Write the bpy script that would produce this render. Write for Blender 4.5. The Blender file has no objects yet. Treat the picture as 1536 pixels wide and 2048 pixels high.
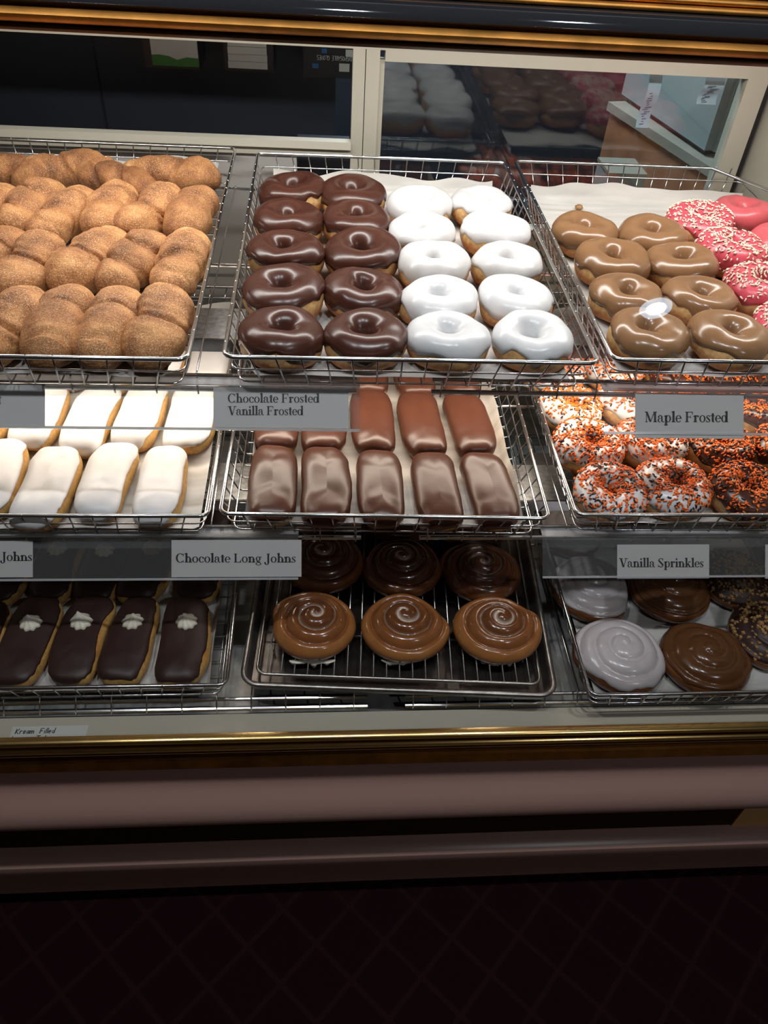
import bpy, math, random
from mathutils import Vector, Matrix, noise
PI = math.pi
sc = bpy.context.scene
COL = sc.collection
CH = 1.6                                   # eye height of the photographer above the carpet

# ------------------------------------------------------------------ camera
FPX = 1563.49
RX = Vector((0.99676, -0.05802, 0.05689)); FW = Vector((0.08097, 0.72477, -0.68420))
RX = (RX - FW*RX.dot(FW)/FW.dot(FW)).normalized(); FW.normalize(); UP = RX.cross(FW)
cam = bpy.data.cameras.new('camera'); co = bpy.data.objects.new('camera', cam); COL.objects.link(co)
co.matrix_world = Matrix(((RX.x, UP.x, -FW.x, 0), (RX.y, UP.y, -FW.y, 0), (RX.z, UP.z, -FW.z, CH), (0, 0, 0, 1)))
cam.sensor_fit = 'VERTICAL'; cam.sensor_height = 24; cam.lens = FPX/2048*24; cam.clip_start = .02
sc.camera = co
sc.view_settings.view_transform = 'Standard'; sc.view_settings.look = 'None'
sc.view_settings.exposure = 0.0; sc.view_settings.gamma = 1.0
sc.view_settings.use_curve_mapping = False
sc.cycles.max_bounces = 8; sc.cycles.transparent_max_bounces = 16
sc.cycles.caustics_reflective = False; sc.cycles.caustics_refractive = False

# ------------------------------------------------------------------ world and lights
w = bpy.data.worlds.new('world'); sc.world = w; w.use_nodes = True
w.node_tree.nodes['Background'].inputs[0].default_value = (.95, .80, .72, 1)
w.node_tree.nodes['Background'].inputs[1].default_value = .035
def area(name, loc, sx, sy, power, color, rot=(0, 0, 0)):
    l = bpy.data.lights.new(name, 'AREA'); l.shape = 'RECTANGLE'; l.size = sx; l.size_y = sy
    l.energy = power; l.color = color
    o = bpy.data.objects.new(name, l); COL.objects.link(o); o.location = loc; o.rotation_euler = rot
    return o
area('canopy_tube_light', (.12, 1.17, CH-.150), 1.45, .045, 7.2, (1, .97, .92), (math.radians(-6), 0, 0))
area('shelf_tube_light', (.12, 1.0, CH-.617), 1.4, .035, 4.0, (1, .86, .70))
area('back_room_light', (.15, 2.35, 2.5), .5, .5, 40.0, (.80, .93, 1.0))

# ------------------------------------------------------------------ pixel helpers (a point of the photo on a real plane)
def ray(px, py): return FW + RX*((px-768)/FPX) - UP*((py-1024)/FPX)
def onz(px, py, z):
    d = ray(px, py); t = z/d.z; return Vector((d.x*t, d.y*t, z+CH))
def ony(px, py, y):
    d = ray(px, py); t = y/d.y; return Vector((d.x*t, y, d.z*t+CH))

# ------------------------------------------------------------------ materials
MATS = {}
def mat(name, color, rough=.5, metal=0, spec=.5, emit=None, es=0, coat=0, sss=0):
    m = bpy.data.materials.new(name); m.use_nodes = True
    b = m.node_tree.nodes['Principled BSDF']
    b.inputs['Base Color'].default_value = (*color, 1); b.inputs['Roughness'].default_value = rough
    b.inputs['Metallic'].default_value = metal; b.inputs['Specular IOR Level'].default_value = spec
    b.inputs['Coat Weight'].default_value = coat; b.inputs['Coat Roughness'].default_value = .08
    if emit: b.inputs['Emission Color'].default_value = (*emit, 1); b.inputs['Emission Strength'].default_value = es
    MATS[name] = m
    return m
def N(m, t, **kw):
    n = m.node_tree.nodes.new(t)
    for k, v in kw.items():
        if k in n.inputs: n.inputs[k].default_value = v
        else: setattr(n, k, v)
    return n
def L(m, a, b): m.node_tree.links.new(a, b)
def ramp(m, stops, interp='LINEAR'):
    n = m.node_tree.nodes.new('ShaderNodeValToRGB'); n.color_ramp.interpolation = interp
    e = n.color_ramp.elements
    while len(e) > 1: e.remove(e[0])
    e[0].position = stops[0][0]; e[0].color = (*stops[0][1], 1)
    for p, c in stops[1:]:
        x = e.new(p); x.color = (*c, 1)
    return n
def mix(m, fac, a, b, blend='MIX'):
    n = m.node_tree.nodes.new('ShaderNodeMix'); n.data_type = 'RGBA'; n.blend_type = blend
    for s, v in ((n.inputs[0], fac), (n.inputs[6], a), (n.inputs[7], b)):
        if hasattr(v, 'links'): L(m, v, s)
        elif isinstance(v, tuple): s.default_value = (*v, 1)
        else: s.default_value = v
    return n.outputs[2]
def bump(m, h, strength, dist):
    b = N(m, 'ShaderNodeBump', Strength=strength, Distance=dist); L(m, h, b.inputs['Height'])
    L(m, b.outputs[0], m.node_tree.nodes['Principled BSDF'].inputs['Normal'])
def P(m): return m.node_tree.nodes['Principled BSDF']
def objz(m, scale):
    """object-space height / scale"""
    tc = N(m, 'ShaderNodeTexCoord'); sx = N(m, 'ShaderNodeSeparateXYZ'); L(m, tc.outputs['Object'], sx.inputs[0])
    return tc, sx.outputs[2]
def dough_mat(name, h, cols, nscale=45):
    m = mat(name, (.5, .3, .1), .55)
    tc, z = objz(m, h)
    nz = N(m, 'ShaderNodeTexNoise', Scale=nscale, Detail=4.0); L(m, tc.outputs['Object'], nz.inputs['Vector'])
    a = N(m, 'ShaderNodeMath', operation='MULTIPLY_ADD'); L(m, nz.outputs[0], a.inputs[0]); a.inputs[1].default_value = .012; 
    L(m, z, a.inputs[2])
    d = N(m, 'ShaderNodeMath', operation='MULTIPLY_ADD'); L(m, a.outputs[0], d.inputs[0]); d.inputs[1].default_value = 1/h; d.inputs[2].default_value = -.006/h
    r = ramp(m, cols); L(m, d.outputs[0], r.inputs[0])
    n2 = N(m, 'ShaderNodeTexNoise', Scale=180.0, Detail=3.0); L(m, tc.outputs['Object'], n2.inputs['Vector'])
    r2 = ramp(m, [(.3, (.72, .66, .6)), (.7, (1.1, 1.1, 1.1))]); L(m, n2.outputs[0], r2.inputs[0])
    L(m, mix(m, 1.0, r.outputs[0], r2.outputs[0], 'MULTIPLY'), P(m).inputs['Base Color'])
    bump(m, n2.outputs[0], .25, .002)
    return m
def icing_mat(name, color, rough, var=.12, bumpd=.0012, scale=60, coat=0):
    m = mat(name, color, rough, coat=coat)
    tc = N(m, 'ShaderNodeTexCoord')
    nz = N(m, 'ShaderNodeTexNoise', Scale=float(scale), Detail=3.0); L(m, tc.outputs['Object'], nz.inputs['Vector'])
    c0 = tuple(c*(1-var) for c in color); c1 = tuple(min(1, c*(1+var)) for c in color)
    r = ramp(m, [(.3, c0), (.7, c1)]); L(m, nz.outputs[0], r.inputs[0]); L(m, r.outputs[0], P(m).inputs['Base Color'])
    bump(m, nz.outputs[0], .10, bumpd)
    return m
GOLD = (.52, .23, .05)
M_dough = dough_mat('fried_dough', .05, [(0, (.36, .13, .025)), (.26, (.54, .21, .06)), (.40, (.74, .45, .19)), (.58, (.76, .48, .21)), (.72, (.58, .25, .07)), (1, (.45, .19, .04))])
M_dough_lj = dough_mat('long_john_dough', .04, [(0, (.36, .13, .025)), (.25, (.55, .25, .05)), (.42, (.72, .45, .15)), (.60, (.70, .42, .13)), (.75, (.5, .22, .05)), (1, (.45, .19, .04))])
M_choc = icing_mat('chocolate_icing', (.066, .021, .013), .27, .1, .0006, 40)
M_choc_lj = icing_mat('milk_chocolate_icing', (.078, .026, .0145), .33, .1, .0008, 45)
M_choc_dk = icing_mat('dark_chocolate_icing', (.032, .012, .010), .5)
M_white = icing_mat('vanilla_icing', (.66, .66, .67), .27, .03)
M_white_lj = icing_mat('vanilla_icing_matte', (.70, .68, .68), .36, .03)
M_white_roll = icing_mat('sugar_icing', (.54, .49, .50), .22, .05)
M_maple = icing_mat('maple_icing', (.235, .122, .056), .22, .06)
M_maple_roll = icing_mat('caramel_icing', (.115, .045, .016), .18, .1)
M_pink = icing_mat('pink_icing', (.60, .075, .11), .30, .06)
M_pinkplain = icing_mat('strawberry_icing', (.58, .105, .125), .30, .06)
M_org = mat('orange_sprinkle', (.88, .16, .012), .35); M_blk = mat('black_sprinkle', (.014, .010, .016), .3)
M_wsp = mat('white_sprinkle', (.85, .76, .62), .4); M_nut = icing_mat('chopped_nut', (.34, .19, .07), .6, .3)
M_cream = mat('whipped_cream', (.80, .74, .60), .4)
def cinnamon():
    m = mat('cinnamon_sugar_dough', (.5, .25, .1), .7, spec=.35)
    tc = N(m, 'ShaderNodeTexCoord'); oi = N(m, 'ShaderNodeObjectInfo')
    n1 = N(m, 'ShaderNodeTexNoise', Scale=26.0, Detail=5.0); L(m, tc.outputs['Object'], n1.inputs['Vector'])
    r1 = ramp(m, [(.28, (.16, .055, .018)), (.45, (.32, .125, .040)), (.60, (.46, .205, .068)), (.78, (.58, .30, .10))]); L(m, n1.outputs[0], r1.inputs[0])
    n2 = N(m, 'ShaderNodeTexNoise', Scale=760.0, Detail=2.0); L(m, tc.outputs['Object'], n2.inputs['Vector'])
    r2 = ramp(m, [(.50, (0, 0, 0)), (.68, (1.25, 1.25, 1.25))]); L(m, n2.outputs[0], r2.inputs[0])
    n3 = N(m, 'ShaderNodeTexNoise', Scale=14.0); L(m, tc.outputs['Object'], n3.inputs['Vector'])
    f = N(m, 'ShaderNodeMath', operation='MULTIPLY'); L(m, r2.outputs[0], f.inputs[0]); L(m, n3.outputs[0], f.inputs[1])
    c = mix(m, f.outputs[0], r1.outputs[0], (.80, .58, .36))
    r3 = ramp(m, [(0, (.68, .60, .55)), (.5, (.95, .93, .9)), (1, (1.15, 1.15, 1.12))]); L(m, oi.outputs['Random'], r3.inputs[0])
    L(m, mix(m, 1.0, c, r3.outputs[0], 'MULTIPLY'), P(m).inputs['Base Color'])
    n4 = N(m, 'ShaderNodeTexNoise', Scale=300.0, Detail=4.0); L(m, tc.outputs['Object'], n4.inputs['Vector'])
    bump(m, n4.outputs[0], .6, .0018)
    return m
M_cinn = cinnamon()
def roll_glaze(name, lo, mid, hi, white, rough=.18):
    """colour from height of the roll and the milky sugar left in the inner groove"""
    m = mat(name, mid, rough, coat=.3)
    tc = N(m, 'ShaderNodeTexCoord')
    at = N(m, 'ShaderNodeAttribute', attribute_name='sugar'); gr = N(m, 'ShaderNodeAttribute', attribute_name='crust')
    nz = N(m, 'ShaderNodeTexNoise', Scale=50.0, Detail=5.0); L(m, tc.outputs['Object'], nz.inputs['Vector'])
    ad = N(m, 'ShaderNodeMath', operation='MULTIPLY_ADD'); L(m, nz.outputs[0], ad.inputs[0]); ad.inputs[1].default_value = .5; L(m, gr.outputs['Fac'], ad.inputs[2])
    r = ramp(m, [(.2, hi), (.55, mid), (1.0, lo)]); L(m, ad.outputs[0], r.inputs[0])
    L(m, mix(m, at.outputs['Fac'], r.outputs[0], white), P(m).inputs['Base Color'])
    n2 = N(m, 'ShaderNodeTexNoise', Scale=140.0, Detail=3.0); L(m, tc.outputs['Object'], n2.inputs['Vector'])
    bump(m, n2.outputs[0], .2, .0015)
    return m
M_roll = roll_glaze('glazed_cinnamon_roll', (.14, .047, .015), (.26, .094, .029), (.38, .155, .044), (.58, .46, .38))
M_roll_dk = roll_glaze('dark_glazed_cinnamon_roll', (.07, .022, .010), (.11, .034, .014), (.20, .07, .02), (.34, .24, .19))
M_chrome = mat('chrome_wire', (.66, .67, .69), .16, 1)
M_rack = mat('cooling_rack_steel', (.45, .43, .40), .3, 1)
def metal_noise(name, col, rough, scale, metal=1):
    m = mat(name, col, rough, metal); tc = N(m, 'ShaderNodeTexCoord')
    nz = N(m, 'ShaderNodeTexNoise', Scale=float(scale), Detail=6.0); L(m, tc.outputs['Object'], nz.inputs['Vector'])
    r = ramp(m, [(.3, tuple(c*.65 for c in col)), (.7, tuple(min(1, c*1.2) for c in col))]); L(m, nz.outputs[0], r.inputs[0])
    L(m, r.outputs[0], P(m).inputs['Base Color']); bump(m, nz.outputs[0], .15, .001)
    return m
M_pan = metal_noise('worn_aluminium', (.50, .48, .46), .38, 60)
M_pan_in = metal_noise('stained_aluminium', (.16, .14, .13), .35, 45)
M_galv = metal_noise('galvanised_steel', (.50, .51, .50), .42, 130)
M_brass = mat('polished_brass', (.70, .46, .18), .20, 1)
M_brass_b = metal_noise('brushed_brass', (.66, .31, .075), .55, 25)
M_bronze = mat('dark_bronze', (.075, .035, .014), .35, .6)
M_blackgloss = mat('black_gloss_trim', (.02, .02, .024), .05)
def paper_mat():
    m = mat('parchment_paper', (.74, .72, .68), .55); tc = N(m, 'ShaderNodeTexCoord')
    nz = N(m, 'ShaderNodeTexNoise', Scale=18.0, Detail=5.0); mp = N(m, 'ShaderNodeMapping'); mp.inputs['Scale'].default_value = (.4, 3, 1)
    L(m, tc.outputs['Object'], mp.inputs[0]); L(m, mp.outputs[0], nz.inputs['Vector'])
    r = ramp(m, [(.35, (.50, .49, .47)), (.65, (.66, .65, .62))]); L(m, nz.outputs[0], r.inputs[0]); L(m, r.outputs[0], P(m).inputs['Base Color'])
    bump(m, nz.outputs[0], .3, .003)
    return m
M_paper = paper_mat()
M_label = mat('label_paper', (.40, .39, .385), .6); M_ink = mat('black_ink', (.008, .007, .008), .5); M_pen = mat('pen_ink', (.012, .012, .02), .6)
def clear(name, haze, gloss, tint=(1, 1, 1), rough=.04, hazec=(.9, .9, .9)):
    m = bpy.data.materials.new(name); m.use_nodes = True; nt = m.node_tree; nt.nodes.clear()
    o = nt.nodes.new('ShaderNodeOutputMaterial'); t = nt.nodes.new('ShaderNodeBsdfTransparent'); t.inputs[0].default_value = (*tint, 1)
    g = nt.nodes.new('ShaderNodeBsdfGlossy'); g.inputs['Roughness'].default_value = rough
    d = nt.nodes.new('ShaderNodeBsdfDiffuse'); d.inputs[0].default_value = (*hazec, 1)
    fr = nt.nodes.new('ShaderNodeLayerWeight'); fr.inputs[0].default_value = .5            # thin sheet: the same from both faces
    pw_ = nt.nodes.new('ShaderNodeMath'); pw_.operation = 'POWER'; nt.links.new(fr.outputs['Facing'], pw_.inputs[0]); pw_.inputs[1].default_value = 5
    mu = nt.nodes.new('ShaderNodeMath'); mu.operation = 'MULTIPLY_ADD'; nt.links.new(pw_.outputs[0], mu.inputs[0]); mu.inputs[1].default_value = .85; mu.inputs[2].default_value = gloss
    if haze > .3:
        tl = nt.nodes.new('ShaderNodeBsdfTranslucent'); tl.inputs[0].default_value = (*hazec, 1); ad = nt.nodes.new('ShaderNodeMixShader'); ad.inputs[0].default_value = .7
        nt.links.new(d.outputs[0], ad.inputs[1]); nt.links.new(tl.outputs[0], ad.inputs[2]); d = ad
    m1 = nt.nodes.new('ShaderNodeMixShader'); m1.inputs[0].default_value = haze; nt.links.new(t.outputs[0], m1.inputs[1]); nt.links.new(d.outputs[0], m1.inputs[2])
    m2 = nt.nodes.new('ShaderNodeMixShader'); nt.links.new(mu.outputs[0], m2.inputs[0]); nt.links.new(m1.outputs[0], m2.inputs[1]); nt.links.new(g.outputs[0], m2.inputs[2])
    nt.links.new(m2.outputs[0], o.inputs[0]); MATS[name] = m
    return m
M_glass = clear('case_glass', 0.0, 0.05, rough=0.0)
M_doorglass = clear('door_glass', 0.0, .055, (.86, .92, .93), rough=.03)
M_acryl = clear('clear_acrylic', .03, .04, (.93, .94, .94)); M_acryl_top = clear('acrylic_edge_glow', .85, .12, (.95, .96, .97), .12, (.95, .96, .97))  # white haze on the edge paints in light piped through clear acrylic
M_cream_paint = mat('cream_paint', (.66, .60, .48), .38); M_frame = mat('ivory_frame', (.50, .48, .40), .45)
M_greywall = mat('grey_white_panel', (.42, .42, .40), .45); M_dark = mat('black_cabinet', (.022, .026, .040), .5)
M_deck = metal_noise('grey_deck', (.40, .40, .38), .35, 40, .35)
M_mauve = mat('mauve_laminate', (.33, .195, .165), .33); M_beige = mat('beige_laminate', (.40, .27, .21), .35)
M_recess = mat('dark_brown_recess', (.030, .016, .008), .9, spec=.1); M_tan = mat('tan_panel_with_sheen', (.62, .36, .13), .5)
M_wood = metal_noise('counter_wood', (.46, .19, .10), .45, 9, 0); M_ctop = mat('counter_top', (.34, .31, .26), .4)
M_machine = mat('machine_white', (.33, .38, .38), .4); M_receipt = mat('receipt_paper', (.55, .62, .72), .6)
M_tissue = mat('tissue_white', (.75, .75, .73), .7); M_green = mat('box_green', (.06, .25, .05), .5); M_blue = mat('label_blue', (.03, .16, .42), .5)
M_box = mat('dark_box', (.010, .010, .016), .4); M_greytext = mat('box_lettering', (.8, .8, .82), .5)
M_ceil = mat('ceiling_paint', (.55, .52, .48), .8); M_caseceil = mat('case_ceiling_white', (.8, .8, .78), .5)
M_lamp = mat('lamp_glow', (1, 1, 1), .5, emit=(.93, .97, 1), es=520.0); M_lampring = mat('lamp_ring_glow', (.7, .75, .8), .3, emit=(.55, .75, .92), es=14.0)  # ring emission stands in for lamplight reflected by the trim
M_wallp = mat('shop_wall', (.30, .22, .15), .8)
def carpet():
    m = mat('diamond_carpet', (.04, .012, .016), .95, spec=.02); tc = N(m, 'ShaderNodeTexCoord')
    mp = N(m, 'ShaderNodeMapping'); mp.inputs['Rotation'].default_value = (0, 0, PI/4); L(m, tc.outputs['Object'], mp.inputs[0])
    sx = N(m, 'ShaderNodeSeparateXYZ'); L(m, mp.outputs[0], sx.inputs[0]); outs = []
    for k in (0, 1):
        a = N(m, 'ShaderNodeMath', operation='MULTIPLY'); L(m, sx.outputs[k], a.inputs[0]); a.inputs[1].default_value = 11.0
        b = N(m, 'ShaderNodeMath', operation='FRACT'); L(m, a.outputs[0], b.inputs[0])
        c = N(m, 'ShaderNodeMath', operation='GREATER_THAN'); L(m, b.outputs[0], c.inputs[0]); c.inputs[1].default_value = .90; outs.append(c)
    mx = N(m, 'ShaderNodeMath', operation='MAXIMUM'); L(m, outs[0].outputs[0], mx.inputs[0]); L(m, outs[1].outputs[0], mx.inputs[1])
    nz = N(m, 'ShaderNodeTexNoise', Scale=300.0); L(m, tc.outputs['Object'], nz.inputs['Vector'])
    c = mix(m, mx.outputs[0], (.014, .0045, .006), (.030, .011, .011)); L(m, mix(m, nz.outputs[0], c, (.010, .003, .004)), P(m).inputs['Base Color'])
    bump(m, nz.outputs[0], .6, .003)
    return m
M_carpet = carpet()

# ------------------------------------------------------------------ mesh helpers
class MB:
    def __init__(s): s.v = []; s.f = []; s.m = []; s.attr = {}
    def add(s, v, f, mi=0):
        o = len(s.v); s.v += [tuple(p) for p in v]; s.f += [tuple(i+o for i in q) for q in f]; s.m += [mi]*len(f); return s
    def box(s, lo, hi, mi=0):
        x0, y0, z0 = lo; x1, y1, z1 = hi
        return s.add([(x0, y0, z0), (x1, y0, z0), (x1, y1, z0), (x0, y1, z0), (x0, y0, z1), (x1, y0, z1), (x1, y1, z1), (x0, y1, z1)],
                     [(0, 3, 2, 1), (4, 5, 6, 7), (0, 1, 5, 4), (1, 2, 6, 5), (2, 3, 7, 6), (3, 0, 4, 7)], mi)
    def tube(s, pts, r, n=6, closed=False, mi=0):
        pts = [Vector(p) for p in pts]; k = len(pts); V = []; F = []; prev = None
        for i, p in enumerate(pts):
            if closed: t = pts[(i+1) % k]-pts[i-1]
            else: t = pts[min(i+1, k-1)]-pts[max(i-1, 0)]
            t.normalize()
            if prev is None:
                a = Vector((0, 0, 1)) if abs(t.z) < .9 else Vector((1, 0, 0)); nx = t.cross(a).normalized()
            else: nx = (prev - t*prev.dot(t)).normalized()
            prev = nx; ny = t.cross(nx)
            for j in range(n):
                an = 2*PI*j/n; V.append(p + (nx*math.cos(an)+ny*math.sin(an))*r)
        for i in range(k if closed else k-1):
            a = i*n; b = ((i+1) % k)*n
            for j in range(n): F.append((a+j, a+(j+1) % n, b+(j+1) % n, b+j))
        if not closed: F += [tuple(range(n-1, -1, -1)), tuple((k-1)*n+j for j in range(n))]
        return s.add(V, F, mi)
    def grid(s, fn, nu, nv, cu=False, mi=0):
        """fn(i,j) for i in 0..nu-1, j in 0..nv-1; cu closes the i direction"""
        V = [fn(i, j) for i in range(nu) for j in range(nv)]; F = []
        for i in range(nu if cu else nu-1):
            for j in range(nv-1):
                a = i*nv+j; b = ((i+1) % nu)*nv+j; F.append((a, b, b+1, a+1))
        return s.add(V, F, mi)
    def prism(s, prof, x0, x1, mi=0, cap=True):
        """profile of (y,z) extruded along x"""
        n = len(prof); V = [(x0, y, z) for y, z in prof]+[(x1, y, z) for y, z in prof]
        F = [(i, (i+1) % n, n+(i+1) % n, n+i) for i in range(n)]
        if cap: F += [tuple(range(n-1, -1, -1)), tuple(range(n, 2*n))]
        return s.add(V, F, mi)
    def mesh(s, name, mats, smooth=True):
        me = bpy.data.meshes.new(name); me.from_pydata(s.v, [], s.f); me.validate()
        for m in (mats if isinstance(mats, (list, tuple)) else [mats]): me.materials.append(m)
        if len(me.polygons) == len(s.m): me.polygons.foreach_set('material_index', s.m)
        me.polygons.foreach_set('use_smooth', [smooth]*len(me.polygons))
        for k, vals in s.attr.items():
            a = me.attributes.new(k, 'FLOAT', 'POINT'); a.data.foreach_set('value', vals)
        me.update(); return me
    def build(s, name, mats, parent=None, smooth=True):
        o = bpy.data.objects.new(name, s.mesh(name, mats, smooth)); COL.objects.link(o); o.parent = parent; return o
def sharp(o, ang=40):
    me = o.data
    try: me.set_sharp_from_angle(angle=math.radians(ang))
    except Exception: pass
    return o
def tag(o, label=None, cat=None, group=None, kind=None):
    if label: o['label'] = label
    if cat: o['category'] = cat
    if group: o['group'] = group
    if kind: o['kind'] = kind
    return o
def thing(name, loc, rz=0, label=None, cat=None, group=None):
    o = bpy.data.objects.new(name, None); COL.objects.link(o); o.location = loc; o.rotation_euler = (0, 0, rz); o.empty_display_size = .03
    return tag(o, label, cat, group)
def inst(me, name, parent=None):
    o = bpy.data.objects.new(name, me); COL.objects.link(o); o.parent = parent; return o
def copy_tree(o, parent=None):
    c = o.copy(); COL.objects.link(c); c.parent = parent
    for ch in list(o.children): copy_tree(ch, c)
    return c
def structure(o): o['kind'] = 'structure'; return o
def sgnpow(x, e): return math.copysign(abs(x)**e, x)
def smooth01(x): x = max(0, min(1, x)); return x*x*(3-2*x)
def round_rect(x0, x1, y0, y1, r, z, n=5, dx=0):
    pts = []
    for cx, cy, a0 in ((x1-r, y1-r, 0), (x0+r, y1-r, 90), (x0+r, y0+r, 180), (x1-r, y0+r, 270)):
        for i in range(n+1):
            a = math.radians(a0+90*i/n); pts.append((cx+r*math.cos(a), cy+r*math.sin(a), z))
    return pts

# ------------------------------------------------------------------ the setting: room
XL, XR = -1.15, 1.35
b = MB(); b.box((-4, -4, -.05), (4, 5, 0)); structure(b.build('floor', M_carpet, smooth=False))
b = MB(); b.box((-4, -4, 2.62), (4, 5, 2.68)); structure(b.build('ceiling', M_ceil, smooth=False))
b = MB(); b.box((-4, 3.6, 0), (4, 3.66, 2.62)); structure(b.build('wall_back', M_dark, smooth=False))
b = MB(); b.box((-4, -3.1, 0), (4, -3.04, 2.62)); structure(b.build('wall_front', M_wallp, smooth=False))

# display case -----------------------------------------------------------------
case = thing('display_case', (0, 0, 0), 0, 'bakery display case with brass rails, ivory rear doors and mauve base moulding', 'display case')
def zpx(py, y): return ony(768, py, y).z
# base with mauve mouldings (front face towards the customer is -y)
def arc(cy, cz, ry, rz, a0, a1, n=8): return [(cy+ry*math.cos(math.radians(a0+(a1-a0)*i/n)), cz+rz*math.sin(math.radians(a0+(a1-a0)*i/n))) for i in range(n+1)]
yb = .615
b = MB(); b.prism([(.623, .03), (.623, CH-1.09), (1.5, CH-1.09), (1.5, .03)], XL, XR); sharp(b.build('base_cabinet', M_recess, case))
zt, z2, z3 = zpx(1527, yb), zpx(1570, .60), zpx(1618, .60)
b = MB(); b.prism([(.70, zt), (yb, zt)]+[(yb-.003, zt-.02), (yb-.006, z2+.004), (yb-.014, z2-.006), (.590, z2-.015), (.579, z2-.026), (.572, z2-.040), (.571, z3+.024), (.577, z3+.010), (.590, z3+.002), (.604, z3)]+[(.70, z3)], XL, XR)
sharp(b.build('upper_moulding', M_mauve, case), 35)
zt, z3 = zpx(1697, .60), max(.03, zpx(1762, .60))
b = MB(); b.prism([(.70, zt), (.612, zt)]+[(.598, zt-.003), (.590, zt-.010), (.588, zt-.022), (.593, zt-.05), (.602, z3)]+[(.70, z3)], XL, XR)
sharp(b.build('lower_moulding', M_mauve, case), 35)
b = MB(); b.box((ony(1483, 1625, .62).x, .6195, zpx(1684, .62)), (XR, .6235, zpx(1612, .62))); b.build('end_panel_sheen', M_tan, case, False)  # tan panel, its colour lightened to stand in for a reflection
# brass rail, bronze strip
z0, z1 = zpx(1472, .60), zpx(1484, .60); zz = zpx(1496, .60)
b = MB(); prof = [(.6105, z0)]+arc(.604, (z0+z1)/2, .008, (z0-z1)/2, 90, 270)+arc(.605, (z1+zz)/2, .011, (z1-zz)/2, 90, 270)+[(.6105, zz)]
b.prism(prof, XL, XR); sharp(b.build('brass_sill', M_brass, case), 50)
b = MB(); b.prism([(.70, zz), (.622, zz), (.622, zpx(1514, .622)), (.70, zpx(1514, .622))], XL, XR); b.build('bronze_strip', M_bronze, case, False)
b = MB(); b.prism([(.70, zpx(1513, .618)), (.617, zpx(1512, .617)), (.612, zpx(1527, .613)), (.70, zpx(1527, .613))], XL, XR); b.build('brass_strip', M_brass_b, case, False)
# ledge and deck
b = MB(); b.prism([(.611, CH-1.031), (.652, CH-1.031), (.656, CH-1.036), (.656, CH-1.06), (.611, CH-1.06)], XL, XR); sharp(b.build('front_ledge', M_cream_paint, case))
b = MB(); b.box((XL, .656, CH-1.075), (XR, 1.49, CH-1.045)); b.build('deck', M_deck, case, False)
# rear: lower panel, sill, door frames
YB = 1.5
def zy(px, py): return ony(px, py, YB)
zs = CH-.487
dx0, dx1 = .054, .109; sx0, sx1 = .756, .795; ztop = CH-.337
b = MB(); b.box((XL, YB, CH-1.06), (-.045, YB+.03, zs-.024)); b.box((-.045, YB, CH-1.06), (dx0, YB+.03, CH-.65)); b.build('rear_panel', M_greywall, case, False)
b = MB(); b.prism([(YB-.006, zs-.026), (YB-.006, zs-.015), (YB-.012, zs-.012), (YB-.008, zs), (YB+.012, zs), (YB+.012, zs-.026)], XL, dx0); b.build('rear_sill', M_frame, case, False)
b = MB(); b.box((-.045, YB+.07, CH-.66), (dx0, YB+.09, zs-.02)); b.build('rear_dark_panel', M_dark, case, False)  # dark panel set back behind the cut in the rear panel
door = MB(); door.box((dx0, YB-.004, CH-1.06), (dx0+.021, YB+.026, ztop)); door.box((dx0+.0225, YB-.004, CH-1.06), (dx0+.046, YB+.026, ztop)); door.box((dx0+.046, YB+.003, CH-1.06), (dx1, YB+.02, ztop-.016))
door.box((dx1, YB-.004, ztop-.017), (sx0, YB+.026, ztop)); door.box((sx0, YB-.004, CH-1.06), (sx1, YB+.026, ztop))
door.box((dx1, YB-.004, CH-1.06), (sx0, YB+.026, CH-.64))
fr = door.build('door_frame', M_frame, case, False)
b = MB(); b.box((dx1-.004, YB+.008, CH-.645), (sx0+.004, YB+.013, ztop-.014)); b.build('door_pane', M_doorglass, fr, False)
b = MB(); b.box((XL, YB-.004, ztop), (XR, YB+.026, ztop+.20)); b.build('rear_header', M_frame, case, False)
b = MB(); b.box((sx1+.005, YB+.004, CH-1.06), (sx1+.012, YB+.03, ztop)); b.build('dark_gap_strip', M_blackgloss, case, False)  # black strip standing in for the dark gap beside the door frame
b = MB(); b.box((sx1+.018, .66, CH-1.06), (sx1+.03, YB+.03, CH-.19)); b.build('end_wall', M_frame, case, False)
b = MB(); b.box((XL-.02, .66, CH-1.06), (XL, YB+.03, CH-.19)); b.build('end_wall', M_frame, case, False)
b = MB(); b.box((XL, .88, CH-.125), (XR, YB+.03, CH-.11)); b.build('case_ceiling', M_caseceil, case, False)
# canopy over the front glass
yc = .86
def zc(py): return zpx(py, yc)
b = MB(); b.prism([(.90, zc(99)), (yc+.012, zc(99)), (yc+.002, zc(97)), (yc, zc(90)), (yc+.002, zc(82)), (.90, zc(82))], XL, XR); sharp(b.build('canopy_lip', M_bronze, case), 60)
b = MB(); b.prism([(.90, zc(82)), (yc+.003, zc(82))]+[(yc-.004, zc(76)), (yc-.008, zc(68)), (yc-.009, zc(60)), (yc-.006, zc(53)), (yc+.004, zc(50))]+[(.90, zc(50))], XL, XR); sharp(b.build('canopy_brass_band', M_brass_b, case), 60)
b = MB(); b.prism([(.90, zc(50)), (yc+.006, zc(50)), (yc+.006, zc(41)), (yc-.001, zc(40)), (yc-.001, zc(37)), (.90, zc(37))], XL, XR); b.build('canopy_groove', M_bronze, case, False)
rr_ = .024; cy_, cz_ = yc+rr_*math.cos(math.radians(25)), zc(37)-rr_*math.sin(math.radians(25))
bar = [(cy_-rr_*math.cos(math.radians(25+5*k)), cz_+rr_*math.sin(math.radians(25+5*k))) for k in range(12)]
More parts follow.
